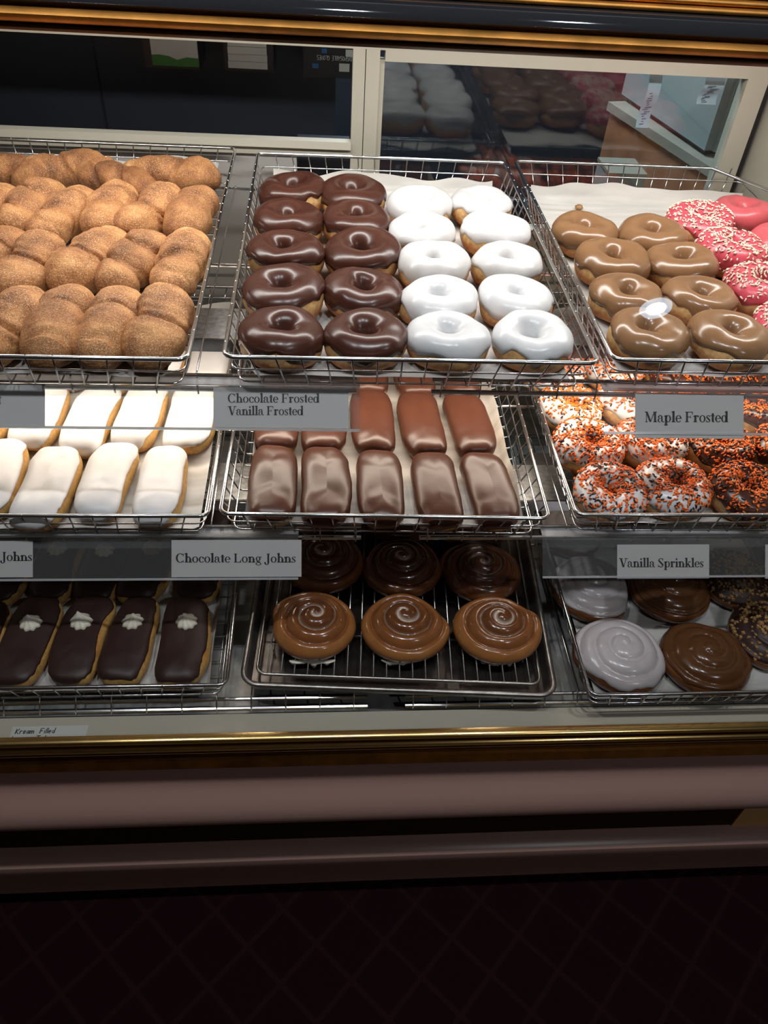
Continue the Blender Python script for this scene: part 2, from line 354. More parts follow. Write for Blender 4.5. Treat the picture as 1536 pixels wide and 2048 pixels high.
b = MB(); b.prism([(.92, zc(37))]+bar+[(.92, bar[-1][1])], XL, XR); sharp(b.build('canopy_gloss_bar', M_blackgloss, case), 60)
b = MB()
for k in range(5):
    za = bar[-1][1]+.0065*k; zb2 = za+.0065; b.prism([(.94, za)]+arc(.885+k*.004, (za+zb2)/2, .006, (zb2-za)/2, 270, 90, 8)+[(.94, zb2)], XL, XR)
sharp(b.build('canopy_brass_cap', M_brass_b, case), 60)
b = MB(); b.box((XL, .90, CH-.18), (XR, .93, CH-.09)); b.build('canopy_back', M_bronze, case, False)
# curved front glass
gp = [(.606, CH-1.036), (.604, CH-.95), (.602, CH-.80), (.601, CH-.68), (.602, CH-.63)]
c0, c1 = Vector((.602, CH-.63)), Vector((.635, CH-.5022))
for i in range(1, 9):
    t = i/8; m_ = Vector((.603, CH-.546)); q = c0*(1-t)**2+m_*2*t*(1-t)+c1*t*t; gp.append((q.x, q.y))
gp.append((.862, CH-.1923))
b = MB(); b.grid(lambda i, j: (XL if j == 0 else XR, gp[i][0], gp[i][1]), len(gp), 2)
structure(b.build('window_1', M_glass))

# ------------------------------------------------------------------ ceiling downlights over the customer side
lm = MB(); n = 32
lm.add([(  .036*math.cos(2*PI*i/n), .036*math.sin(2*PI*i/n), -.004) for i in range(n)], [tuple(range(n-1, -1, -1))])
rm = MB(); rp = [(.037, -.003), (.041, -.006), (.056, -.008), (.060, 0)]
rm.grid(lambda i, j: (rp[j][0]*math.cos(2*PI*i/n), rp[j][0]*math.sin(2*PI*i/n), rp[j][1]), n, 4, True)
lme = lm.mesh('lamp_lens', M_lamp); rme = rm.mesh('trim_ring', M_lampring)
for x, y, lab in ((1.24, -.833, 'round recessed ceiling downlight mirrored in the glass over the maple donuts'), (-.52, .30, 'round recessed ceiling downlight glinting at the left of the canopy'),
                  (.06, .30, 'round recessed ceiling downlight glinting at the middle of the canopy'), (.60, .30, 'round recessed ceiling downlight glinting at the right of the canopy')):
    t = thing('ceiling_downlight', (x, y, 2.62), 0, lab, 'ceiling light', 'recessed downlights over the customer side')
    inst(lme, 'lamp_lens', t); inst(rme, 'trim_ring', t)

# ------------------------------------------------------------------ wire shelves
def wire_shelf(x0, x1, zt, yf, zl, yl, yb_, label):
    """zt shelf top, yf front upper rod, (yl, zl) lower front rod, yb_ rear rod"""
    t = thing('wire_shelf', ((x0+x1)/2, yf, CH+zt), 0, label, 'shelf', 'chrome wire shelves of the display case')
    ox, oy, oz = (x0+x1)/2, yf, CH+zt
    r = .0029
    def rod(name, a, c, rr=r): m = MB(); m.tube([a, c], rr, 8); return sharp(m.build(name, M_chrome, t))
    rod('lower_front_rod', (x0-ox, yl-oy, zl-zt), (x1-ox, yl-oy, zl-zt), .0034)
    rod('front_rod', (x0-ox, 0, -.0045), (x1-ox, 0, -.0045)); rod('rear_rod', (x0-ox, yb_-oy, -.0045), (x1-ox, yb_-oy, -.0045))
    rod('middle_rod', (x0-ox, (yb_-oy)*.5, -.0045), (x1-ox, (yb_-oy)*.5, -.0045))
    m = MB(); k = 0; x = x0+.012
    while x < x1:
        m.tube([(x-ox, yb_-oy, 0), (x-ox, .004, 0), (x-ox, 0, -.001), (x-ox, yl-oy-.003, zl-zt), (x-ox, yl-oy-.002, zl-zt-.006)], .0013, 5)
        x += .0508
    m.build('cross_wires', M_chrome, t)
wire_shelf(XL+.02, .045, -.5485, .832, -.570, .828, 1.43, 'upper left chrome wire shelf under the cinnamon twists')
wire_shelf(.141, .80, -.5485, .832, -.570, .828, 1.43, 'upper right chrome wire shelf under the maple and pink donuts')
wire_shelf(XL+.02, .058, -.7765, .797, -.798, .792, 1.39, 'middle left chrome wire shelf under the vanilla long johns')
wire_shelf(.142, .80, -.7765, .797, -.798, .792, 1.39, 'middle right chrome wire shelf under the orange sprinkle donuts')
wire_shelf(XL+.02, .071, -1.005, .664, -1.021, .655, 1.30, 'bottom left chrome wire shelf under the cream filled long johns')
wire_shelf(.128, .80, -1.005, .664, -1.021, .655, 1.30, 'bottom right chrome wire shelf under the iced rolls')

# fluorescent fixtures under the two upper shelves
for zt, y0, lab in ((-.588, .975, 'slim galvanised light fixture under the upper shelves'), (-.816, .89, 'slim galvanised light fixture under the middle shelves')):
    t = thing('light_fixture', (.12, y0, CH+zt), 0, lab, 'light fixture', 'shelf light fixtures')
    m = MB(); m.prism([(0, -.016), (0, 0), (.088, 0), (.088, -.016)], -1.2, .66); m.build('housing', M_galv, t, False)
    m = MB(); m.prism([(-.003, -.018), (-.003, .002), (0, .002), (0, -.018)], -1.2, .66); m.build('front_lip', M_chrome, t, False)

# ------------------------------------------------------------------ wire baskets with paper liners
def wire_basket(x0, x1, y0, y1, zr, depth, label, yaw=0, chamfer=None):
    cx, cy = (x0+x1)/2, (y0+y1)/2; w2, d2 = (x1-x0)/2, (y1-y0)/2
    t = thing('wire_basket', (cx, cy, CH+zr-depth), yaw, label, 'basket', 'chrome wire baskets holding the pastries')
    ins = .014; h = depth
    if chamfer:
        r = .012; pts = round_rect(-w2, w2, -d2, d2, r, h, 4)
        pts = [(w2, d2-chamfer[1], h), (w2-chamfer[0], d2, h)] + pts[5:]
    else: pts = round_rect(-w2, w2, -d2, d2, .012, h, 4)
    m = MB(); m.tube(pts, .0029, 8, True); m.build('rim', M_chrome, t)
    m = MB(); f = .45
    m.tube(round_rect(-w2+ins*f, w2-ins*f, -d2+ins*f, d2-ins*f, .012, h*(1-f), 3), .0013, 5, True)
    m.tube(round_rect(-w2+ins*.95, w2-ins*.95, -d2+ins*.95, d2-ins*.95, .012, .003, 3), .0015, 5, True)
    m.build('band_wires', M_chrome, t)
    m = MB(); nx = 14; ny = 21
    for i in range(nx):
        x = -w2+.03+(2*w2-.06)*i/(nx-1); xb = x*(1-ins/w2)
        m.tube([(x, -d2, h+.003), (x, -d2-.002, h), (xb, -d2+ins-.002, .001), (xb, -d2+ins+.004, 0), (xb, d2-ins-.004, 0), (xb, d2-ins+.002, .001), (x, d2+.001, h), (x, d2, h+.003)], .0012, 5)
    m.build('lengthwise_wires', M_chrome, t)
    m = MB()
    for i in range(ny):
        y = -d2+.03+(2*d2-.06)*i/(ny-1); yb2 = y*(1-ins/d2)
        if chamfer and y > d2-chamfer[1]-.02: continue
        m.tube([(-w2, y, h+.003), (-w2-.002, y, h), (-w2+ins-.002, yb2, .001), (-w2+ins+.004, yb2, -.001), (w2-ins-.004, yb2, -.001), (w2-ins+.002, yb2, .001), (w2+.002, y, h), (w2, y, h+.003)], .0012, 5)
    m.build('crosswise_wires', M_chrome, t)
    return t
def liner(x0, x1, y0, y1, z, label, seed, up=(.018, .018, .008, .03), yaw=0):
    """paper sheet: up = rise at left, right, front, back edges"""
    rnd = random.Random(seed); ph = rnd.uniform(0, 50)
    t = MB(); nu, nv = 44, 60; cx, cy = (x0+x1)/2, (y0+y1)/2
    def fn(i, j):
        u, v = i/(nu-1), j/(nv-1); x = x0+(x1-x0)*u; y = y0+(y1-y0)*v; zz = 0
        e = .022
        for k, (dist, hgt) in enumerate(((x-x0, up[0]), (x1-x, up[1]), (y-y0, up[2]), (y1-y, up[3]))):
            if dist < e:
                q = (1-dist/e); zz = max(zz, hgt*q**1.6*(1+.7*noise.noise(Vector((x*14+ph, y*14, k*7.3)))))
                mv = .010*q*min(1, hgt/.018)
                if k == 0: x += mv
                elif k == 1: x -= mv
                elif k == 2: y += mv*.6
                else: y -= mv
        zz += .0006*(1+noise.noise(Vector((x*25+ph, y*25, 0))))
        return (x-cx, y-cy, zz)
    t.grid(fn, nu, nv); o = t.build('paper_liner', M_paper); o.location = (cx, cy, CH+z); o.rotation_euler[2] = yaw
    return tag(o, label, 'paper', 'parchment liners in the baskets')
Z1, Z2, Z3 = -.500, -.728, -.955; DP = .045
BX = [(-.601, -.153), (-.112, .336), (.356, .803)]
wire_basket(-.601, -.153, .784, 1.478, Z1, DP, 'chrome wire basket filled with cinnamon sugar twists')
wire_basket(-.112, .334, .791, 1.458, Z1, DP, 'chrome wire basket holding chocolate and vanilla frosted donuts')
wire_basket(.355, .800, .800, 1.470, Z1, DP, 'chrome wire basket holding maple and pink donuts', 0, (.07, .10))
wire_basket(-.597, -.149, .763, 1.40, Z2, DP, 'chrome wire basket holding white iced long johns')
wire_basket(-.127, .320, .763, 1.41, Z2, DP, 'chrome wire basket holding milk chocolate long johns', math.radians(-1.2))
wire_basket(.353, .800, .766, 1.41, Z2, DP, 'chrome wire basket holding donuts with orange and black sprinkles')
wire_basket(-.583, -.133, .652, 1.27, Z3, DP, 'chrome wire basket holding cream filled dark chocolate long johns')
wire_basket(.392, .803, .624, 1.24, Z3, DP, 'chrome wire basket holding iced and nut covered rolls')
ZF1, ZF2, ZF3 = Z1-DP+.0018, Z2-DP+.0018, Z3-DP+.0018
liner(-.583, -.171, .802, 1.46, ZF1, 'white paper liner under the cinnamon twists', 1)
liner(-.094, .316, .808, 1.44, ZF1, 'white paper liner under chocolate and vanilla frosted donuts', 2, (.022, .010, .006, .022))
liner(.373, .782, .818, 1.42, ZF1, 'white paper liner under maple donuts with one loose crumb', 3, (.008, .012, .008, .026))
liner(-.58, -.163, .778, 1.38, ZF2, 'white paper liner under the white iced long johns', 4, (.01, .006, .004, .02))
liner(-.108, .302, .782, 1.39, ZF2, 'white paper liner under the milk chocolate long johns', 5, (.020, .024, .006, .02), math.radians(-1.2))
liner(.371, .782, .784, 1.39, ZF2, 'white paper liner under the orange sprinkle donuts', 6)
liner(-.565, -.152, .672, 1.25, ZF3, 'white paper liner under the cream filled long johns', 7, (.01, .018, .003, .02))
liner(.411, .785, .642, 1.22, ZF3, 'white paper liner under the iced rolls', 8, (.006, .01, .003, .02))

# ------------------------------------------------------------------ pastry builders
def body_point(out, prof, u, v, seed, amp, infl=0.0):
    """out(u)->(x,y) unit outline, prof(v)->(scale offset s, z, nr, nz)"""
    ox, oy, nx, ny = out(u); s, z, nr, nz = prof(v)
    p = Vector((ox(s) if callable(ox) else ox*s, oy(s) if callable(oy) else oy*s, z))
    return p
def make_donut(seed, R=.053, hole=.0105, h=.046, edge=None, two=None):
    """ring donut: returns (dough mesh builder, frosting builder, sampler)"""
    rnd = random.Random(seed); Rc = (R+hole)/2; a = (R-hole)/2; c = h/2; S = seed*3.71
    ex, ey = 1+rnd.uniform(-.03, .03), 1+rnd.uniform(-.03, .03)
    tilt = rnd.uniform(-.05, .05); tdir = rnd.uniform(0, 2*PI); hx, hy = rnd.uniform(-.003, .003), rnd.uniform(-.003, .003)
    def S_(u, v, inf=0.0):
        cv, sv = math.cos(v), math.sin(v)
        rr = Rc+a*sgnpow(cv, .92); zz = c+c*sgnpow(sv, .80)
        if cv < 0 and sv > 0: zz -= .005*(-cv)**2               # funnel into the hole
        rr = max(rr, .003)
        n = Vector((math.cos(u)*cv, math.sin(u)*cv, sv))
        x, y = rr*math.cos(u)*ex, rr*math.sin(u)*ey
        f = smooth01((R-rr)/(R-hole)); x += hx*f; y += hy*f
        p = Vector((x, y, zz)); q = p*19+Vector((S, S*.7, 0))
        d = noise.noise(q)*.0046+noise.noise(q*2.3)*.0018
        p += n*(d+inf)
        p.z *= 1+tilt*(x*math.cos(tdir)+y*math.sin(tdir))/R*1.6
        if p.z < .0015: p.z = .0015
        return p
    nu, nv = 56, 30
    db = MB(); db.grid(lambda i, j: S_(2*PI*i/nu, -PI+2*PI*j/nv), nu, nv+1, True)
    def vedge(u):
        k = noise.noise(Vector((math.cos(u)*1.3+S, math.sin(u)*1.3, seed)))*.55+noise.noise(Vector((math.cos(u)*3.5, math.sin(u)*3.5+S, seed)))*.28
        return (.06 if edge is None else edge)+k
    nf = 22
    def fr(i, j):
        u = 2*PI*i/nu; v0 = vedge(u); v1 = PI*1.18
        if j == 0: return S_(u, v0-.02, -.0008)
        if j == 1: return S_(u, v0-.02, .0009)
        if j == nf: return S_(u, v1, -.0008)
        return S_(u, v0+(v1-v0)*((j-1)/(nf-1)), .0021)
    fb = MB(); fb.grid(fr, nu, nf+1, True)
    return db, fb, lambda u, v: (S_(u, v, .0022), S_(u, v, .0052)), vedge
def capsule(mb, p, n, ln, r, ang, mi):
    n = n.normalized(); a = Vector((0, 0, 1)) if abs(n.z) < .9 else Vector((1, 0, 0)); t = n.cross(a).normalized(); t2 = n.cross(t)
    d = t*math.cos(ang)+t2*math.sin(ang); e = n.cross(d); V = []; k = 5
    for q, s in ((-.5, .35), (-.38, 1), (.38, 1), (.5, .35)):
        for j in range(k):
            A = 2*PI*j/k; V.append(p+d*(ln*q)+(e*math.cos(A)+n*math.sin(A))*(r*s))
    F = [tuple(range(k-1, -1, -1)), tuple(3*k+j for j in range(k))]
    for i in range(3):
        for j in range(k): F.append((i*k+j, i*k+(j+1) % k, (i+1)*k+(j+1) % k, (i+1)*k+j))
    mb.add(V, F, mi)
def sprinkle(sampler, vedge, seed, count, ln, r, nm, cov=.25):
    rnd = random.Random(seed); mb = MB(); k = 0; tries = 0
    while k < count and tries < count*6:
        tries += 1
        u = rnd.uniform(0, 2*PI); v = rnd.uniform(vedge(u)+.12, PI*.93)
        if rnd.random() > .35+.65*math.cos((v-PI*.42)*.9): continue
        if noise.noise(Vector((math.cos(u)*2*math.cos(v*.5)+seed, math.sin(u)*2, v)))*.9+cov+.25 < rnd.random()*.5: continue
        p, p2 = sampler(u, v); nn = p2-p; tip = Vector((rnd.gauss(0, .18), rnd.gauss(0, .18), 0)); 
        capsule(mb, p+nn.normalized()*r*rnd.uniform(.3, 1.6), nn.normalized()+tip, ln*rnd.uniform(.8, 1.15), r, rnd.uniform(0, PI), rnd.randrange(nm) if nm > 1 and rnd.random() < .7 else 0)
        k += 1
    return mb
def make_bar(seed, Lh=.075, Wh=.029, h=.037, edge=.05, lean=.0):
    """long john: returns dough and icing builders"""
    rnd = random.Random(seed); S = seed*5.3; c = h/2
    bend = rnd.uniform(-.004, .004); taper = rnd.uniform(-.05, .05); wv = rnd.uniform(.95, 1.05)
    def outl(u):
        cx, sx = math.cos(u), math.sin(u)
        return sgnpow(cx, .55)*Wh*wv, sgnpow(sx, .44)*Lh
    def S_(u, v, inf=0.0):
        cv, sv = math.cos(v), math.sin(v); ox, oy = outl(u)
        k = max(0, cv)**.55
        inset = (1-k)
        x = ox*(1-inset) ; y = math.copysign(max(0, abs(oy)-inset*Wh*1.05*abs(math.sin(u))**.3), oy) if abs(oy) > 1e-6 else 0
        if cv <= 0.001: x *= 0; 
        z = c+c*sgnpow(sv, .72)
        n = Vector((math.cos(u)*cv, math.sin(u)*cv, sv))
        x *= 1+taper*y/Lh; x += bend*(y/Lh)**2*2
        p = Vector((x, y, z)); q = p*24+Vector((S, 0, S)); d = noise.noise(q)*.0026+noise.noise(q*2.6)*.0012
        p += n*(d+inf)
        if p.z < .0012: p.z = .0012
        return p
    nu, nv = 64, 20
    db = MB(); db.grid(lambda i, j: S_(2*PI*i/nu, -PI/2+PI*j/nv), nu, nv+1, True)
    def vedge(u): return edge+lean*math.cos(u)-.18*math.sin(-u)*(math.sin(u) < 0)+noise.noise(Vector((math.cos(u)*1.6+S, math.sin(u)*1.6, 3)))*.40+noise.noise(Vector((math.cos(u)*6+S, math.sin(u)*6, 1)))*.15
    nf = 14
    def fr(i, j):
        u = 2*PI*i/nu; v0 = vedge(u)
        if j == 0: return S_(u, v0-.02, -.0008)
        if j == 1: return S_(u, v0-.02, .0010)
        return S_(u, v0+(PI/2-v0)*((j-1)/(nf-1)), .0020)
    fb = MB(); fb.grid(fr, nu, nf+1, True)
    return db, fb
def make_twist(seed, Lh=.0845, wide=.0365, high=.0300):
    """cinnamon twist: a fat bar pinched by slanting creases into two or three lobes"""
    rnd = random.Random(seed); S = seed*7.7; ph = rnd.uniform(0, 2*PI); sg = rnd.choice((-1, 1)); n = [2, 3, 2, 2, 3, 2, 2, 3][seed % 8]
    sh = rnd.uniform(-.10, .10); bend = rnd.uniform(-.006, .006); tl = rnd.uniform(.07, .13)*sg; bal = rnd.uniform(-.08, .08)
    nu, nv = 72, 96
    def fn(i, j):
        th = 2*PI*i/nu; t = j/nv; s = 2*t-1; a = abs(s)
        env = (1-a**2.9)**.5 if a < 1 else 0
        q = t+tl*math.cos(th-PI/2*.6)+sh*.5*(1-a)
        f = abs(math.sin(PI*n*q)) if .12 < t < .88 else 1
        if t <= .12 or t >= .88: f = max(abs(math.sin(PI*n*q)), .75)
        crease = .66+.34*f**.42
        wr = .05*math.sin(th*1+q*60)*(1-f)
        e = env*(crease+wr)*(1+bal*s)
        p = Vector((wide*math.cos(th)*e, s*Lh*(1-.05*(1-env)), high*math.sin(th)*e))
        c = p*22+Vector((S, S, 0)); d = noise.noise(c)*.0058+noise.noise(c*2.6)*.0024+noise.noise(c*7)*.0006
        p += Vector((math.cos(th), 0, math.sin(th)))*d*env
        p.x += bend*s*s+.006*tl/.1*math.sin(PI*n*q*.5)*0
        p.z += high*.90
        if p.z < .002: p.z = .002
        return p
    b = MB(); b.grid(fn, nu, nv+1, True); return b
def make_roll(seed, R=.056, h=.046, pitch=.0175, turns_dir=1, ice=None, step=.5):
    """spiral roll: polar surface with a groove; ice = edge radius fraction for an icing shell"""
    rnd = random.Random(seed); S = seed*2.9; rot = rnd.uniform(0, 2*PI); cxo, cyo = rnd.uniform(-.006, .006), rnd.uniform(-.002, .008)
    nr, nt = 46, 120; Rv = {}
    def rout(th):
        f = (th % (2*PI))/(2*PI); k = .90+.17*f
        if f < .10: k += (.17)*(1-smooth01(f/.10))
        return R*k*(1+.02*noise.noise(Vector((math.cos(th)*1.5+S, math.sin(th)*1.5, 0))))
    def top(th, q):
        ro = rout(th); rr = ro*q
        fr_ = rr/pitch - (th % (2*PI))/(2*PI)
        f = fr_-math.floor(fr_); bp = math.sin(PI*f)**.42 if 0 < f < 1 else 0
        edge_ = (1-q**3.2)**.5 if q < 1 else 0
        lvl = math.floor(fr_)+f
        z = h*.36+h*.44*edge_+.015*(1-q)**1.0-.003*(1-f)*0
        g = (1-bp)*.0100*min(1, q*3+.25)*min(1, (1-q)*9)
        z -= g
        nn = noise.noise(Vector((rr*math.cos(th)*24+S, rr*math.sin(th)*24, 0)))*.0022
        return rr, z+nn, 1-bp
    V = MB(); sug = []; cr = []
    prof = [(1, .36), (.98, .22), (.93, .10), (.84, .035), (.5, .03), (0, .03)]
    def pt(th, rr, z):
        k = max(0, 1-rr/R); return (rr*math.cos(th+rot)+cxo*k, rr*math.sin(th+rot)+cyo*k, z)
    rows = []
    for i in range(nt):
        th = 2*PI*i/nt; row = []
        for j in range(nr):
            q = j/(nr-1)*.999; rr, z, g = top(th, q); row.append(pt(th, rr, z))
            sug.append(min(1, max(0, .95*smooth01((.42-q)/.32)*smooth01((g-.12)/.4)+.3*smooth01((g-.3)/.4)*smooth01((.7-q)/.3)))); cr.append(max(0, min(1, (1-q)*1.1+g*.35)))
        for q, zf in prof[1:]:
            row.append(pt(th, rout(th)*q, h*zf)); sug.append(0); cr.append(.35)
        rows.append(row)
    V.grid(lambda i, j: rows[i][j], nt, len(rows[0]), True); V.attr = {'sugar': sug, 'crust': cr}
    I = None
    if ice:
        I = MB(); nj = 34
        def fi(i, j):
            th = 2*PI*i/nt; qe = ice+.05*noise.noise(Vector((math.cos(th)*2+S, math.sin(th)*2, 9)))+.02*noise.noise(Vector((math.cos(th)*6+S, math.sin(th)*6, 9)))
            q = min(.998, qe)*(1-(max(j, 1)-1)/(nj-2)) if j < nj-1 else 0
            rr, z, g = top(th, max(q, 0)); nz = .0024+.003*g
            if j == 0: return pt(th, rr*1.0, z-.0008)
            if j == 1: return pt(th, rr*1.018, z+.0008)
            return pt(th, rr*(1+.012*q), z+nz)
        I.grid(fi, nt, nj, True)
    return V, I

ORD = ['front row', 'second row from the front', 'third row from the front', 'fourth row from the front', 'fifth row from the front', 'sixth row from the front']
rnd = random.Random(11)
def place(proto, loc, rz, label, group, scale=1.0, tilt=(0, 0), cat=None):
    o = copy_tree(proto); o.location = loc; o.rotation_euler = (tilt[0], tilt[1], rz); o.scale = (scale,)*3
    return tag(o, label, cat, group)
def hide_protos(ps):
    for p in ps:
        for ch in list(p.children):
            for g in list(ch.children): bpy.data.objects.remove(g)
            bpy.data.objects.remove(ch)
        bpy.data.objects.remove(p)
def donut_protos(name, icing, seeds, spr=None, **kw):
    out = []
    for s in seeds:
        db, fb, smp, ve = make_donut(s, **kw)
        t = thing(name, (0, 0, 0)); inst(db.mesh('dough', M_dough), 'dough', t); ic = inst(fb.mesh('icing', icing), 'icing', t)
        if spr:
            cnt, ln, r, ms, cov = spr; m = sprinkle(smp, ve, s+100, cnt, ln, r, len(ms), cov)
            o = m.build('sprinkles', ms, ic); o['kind'] = 'stuff'
        out.append(t)
    return out
def put_donuts(protos, spots, z, labels, group, cat='donut', lift=None, sc_=(.97, 1.05)):
    for k, ((x, y), lab) in enumerate(zip(spots, labels)):
        zz = CH+z+.001+(lift[k] if lift else 0)
        place(protos[k % len(protos)], (x, y, zz), rnd.uniform(0, 2*PI), lab, group, rnd.uniform(*sc_), (rnd.gauss(0, .035), rnd.gauss(0, .035)), cat)
    hide_protos(protos)
FZ1, FZ2, FZ3 = ZF1+.0022, ZF2+.0022, ZF3+.0022
# upper middle basket
chl = [(-.0488, .860), (-.0491, .972), (-.0497, 1.088), (-.0480, 1.202), (-.0473, 1.318)]; chr_ = [(.0566, .864), (.057, .977), (.061, 1.094), (.057, 1.206), (.056, 1.310)]
put_donuts(donut_protos('chocolate_frosted_donut', M_choc, [1, 2, 3, 4, 5, 6]), chl+chr_, FZ1,
    ['chocolate frosted ring donut, left column, %s, upper middle basket' % o for o in ORD[:5]]+['chocolate frosted ring donut, second column, %s, beside white donuts' % o for o in ORD[:5]], 'chocolate frosted donuts')
vl = [(.1614, .862), (.1595, .957), (.163, 1.066), (.1575, 1.172), (.1615, 1.276)]; vr = [(.2690, .866), (.2660, .965), (.2725, 1.074), (.2715, 1.182), (.2650, 1.288)]
put_donuts(donut_protos('vanilla_frosted_donut', M_white, [11, 12, 13, 14, 15, 16], edge=.12, R=.0512), vl+vr, FZ1,
    ['vanilla frosted white ring donut, column beside the chocolate ones, %s' % o for o in ORD[:5]]+['vanilla frosted white ring donut, rightmost column, %s, by basket side' % o for o in ORD[:5]], 'vanilla frosted donuts')
# upper right basket
ml = [(.425, .880), (.427, .987), (.437, 1.092), (.420, 1.198)]; mr = [(.537, .880), (.535, .985), (.545, 1.090), (.5285, 1.190)]
put_donuts(donut_protos('maple_frosted_donut', M_maple, [21, 22, 23, 24, 25], R=.0520, h=.043), ml+mr, FZ1,
    ['maple frosted tan ring donut, left column, %s, upper right basket' % o for o in ORD[:4]]+['maple frosted tan ring donut, second column, %s, beside pink ones' % o for o in ORD[:4]], 'maple frosted donuts')
pk = [(.638, .905), (.640, 1.018), (.640, 1.136), (.629, 1.245)]
put_donuts(donut_protos('pink_sprinkle_donut', M_pink, [31, 32, 33, 34], (420, .0050, .00110, [M_wsp], .40)), pk, FZ1,
    ['pink iced ring donut with white sprinkles, %s, beside maple ones' % o for o in ORD[:4]], 'pink donuts with white sprinkles')
pp = [(.735, .955), (.738, 1.070), (.742, 1.180), (.724, 1.292)]
put_donuts(donut_protos('pink_frosted_donut', M_pinkplain, [41, 42, 43]), pp, FZ1,
    ['plain pink frosted ring donut, %s, at the right picture edge' % o for o in ORD[:4]], 'plain pink frosted donuts')
# middle right basket: orange and black sprinkles
rows = [.832, .937, 1.043, 1.149, 1.255]
os_ = (720, .0054, .00122, [M_org, M_org, M_blk, M_org, M_blk], .42)
put_donuts(donut_protos('sprinkled_vanilla_donut', M_white, [51, 52, 53, 54], os_, edge=.0), [(.4205-.004*i, y-.004) for i, y in enumerate(rows)]+[(.5205-.003*i, y+.006) for i, y in enumerate(rows)], FZ2,
    ['white iced donut with orange and black sprinkles, leftmost column, %s' % o for o in ORD[:5]]+['white iced donut with orange and black sprinkles, second column, %s' % o for o in ORD[:5]], 'vanilla sprinkle donuts')
put_donuts(donut_protos('sprinkled_chocolate_donut', M_choc, [61, 62, 63], os_, edge=.1), [(.628, y) for y in rows]+[(.732, y-.005) for y in rows], FZ2,
    ['chocolate iced donut with orange and black sprinkles, third column, %s' % o for o in ORD[:5]]+['chocolate iced donut with orange and black sprinkles, rightmost column, %s' % o for o in ORD[:5]], 'chocolate sprinkle donuts')
# long johns
def bars(name, icing, dough, seeds, spots, z, labels, group, cream=False, **kw):
    ps = []
    for s in seeds:
        db, fb = make_bar(s, **kw); t = thing(name, (0, 0, 0)); inst(db.mesh('dough', dough), 'dough', t); inst(fb.mesh('icing', icing), 'icing', t); ps.append(t)
    for k, ((x, y, a), lab) in enumerate(zip(spots, labels)):
        o = place(ps[k % len(ps)], (x, y, CH+z), math.radians(a), lab, group, rnd.uniform(.98, 1.03), (0, 0), 'long john')
        if cream and cream[k]:
            d = MB(); n_ = 40; pr = [(.0, -.001), (.010, -.0005), (.0122, .002), (.0108, .005), (.0072, .0085), (.0032, .012), (.0006, .0165)]
            sx, sy = rnd.uniform(-.3, .3), rnd.uniform(-.1, .5); p0 = rnd.uniform(0, 6)
            def fn(i, j):
                th = 2*PI*i/n_; r_, z_ = pr[j]; k_ = 1+.09*math.cos(9*th+p0+z_*60)+.1*noise.noise(Vector((math.cos(th)*2+p0, math.sin(th)*2, z_*50)))
                return (r_*k_*math.cos(th)*1.3+sx*z_, r_*k_*math.sin(th)*1.2+sy*z_, z_*1.15)
            d.grid(fn, n_, len(pr), True); c = d.build('cream_dollop', M_cream, [q for q in o.children if q.name.startswith('icing')][0]); c.location = (cream[k][0], cream[k][1], kw.get('h', .037)+.0004)
    hide_protos(ps)
names_lr = ['leftmost', 'second from the left', 'third from the left', 'fourth from the left', 'rightmost']
Y2 = [.852, 1.008, 1.165]
sp = []; lb = []
for r_, y in enumerate(Y2):
    for k, x in enumerate([-.535, -.455, -.378, -.303, -.224]):
        sp.append((x+(.018*r_ if r_ else 0)+(0.006 if r_ == 1 else 0), y+[-.008, .004, -.010, .006, -.003][k], [-2, 1, -3, -4, 0][k]+rnd.uniform(-1, 1)))
        lb.append('white iced long john bar, %s of the %s, middle left basket' % (names_lr[k], ['front row', 'second row', 'third row'][r_]))
bars('vanilla_long_john', M_white_lj, M_dough_lj, [71, 72, 73, 74], sp, FZ2, lb, 'vanilla long johns', h=.037, edge=.12, Lh=.077, Wh=.0345, lean=.38)
sp = []; lb = []
for r_, y in enumerate([.848, 1.004, 1.16]):
    for k, x in enumerate([-.068, .009, .0865, .1665, .247]):
        sp.append((x+[0, -.003, -.004, -.008, -.008][k]*(r_ > 0), y+[.004, 0, -.003, -.007, -.008][k], [0, 1, 1, 3, 3][k]+rnd.uniform(-1, 1)))
        lb.append('milk chocolate iced long john bar, %s of the %s, middle basket' % (names_lr[k], ['front row', 'second row', 'third row'][r_]))
bars('chocolate_long_john', M_choc_lj, M_dough_lj, [81, 82, 83, 84, 85], sp, FZ2, lb, 'milk chocolate long johns', h=.036, edge=.0, Lh=.0765, Wh=.0335, lean=.12)
sp = []; lb = []; crm = []
for r_, y in enumerate([.750, .905, 1.06]):
    for k, x in enumerate([-.510, -.437, -.362, -.287, -.204]):
        sp.append((x+.006*r_, y+rnd.uniform(-.003, .003), [-4, -3, -4, -5, 1][k]+rnd.uniform(-1, 1)))
        lb.append('dark chocolate cream filled bar, %s of the %s, bottom left basket' % (names_lr[k], ['front row', 'second row', 'third row'][r_]))
        crm.append((rnd.uniform(-.004, .002), .018+rnd.uniform(-.002, .002)))
bars('cream_filled_long_john', M_choc_dk, M_dough_lj, [91, 92, 93, 94], sp, FZ3, lb, 'cream filled long johns', crm, h=.035, edge=.40, Lh=.0785, Wh=.0350, lean=.2)
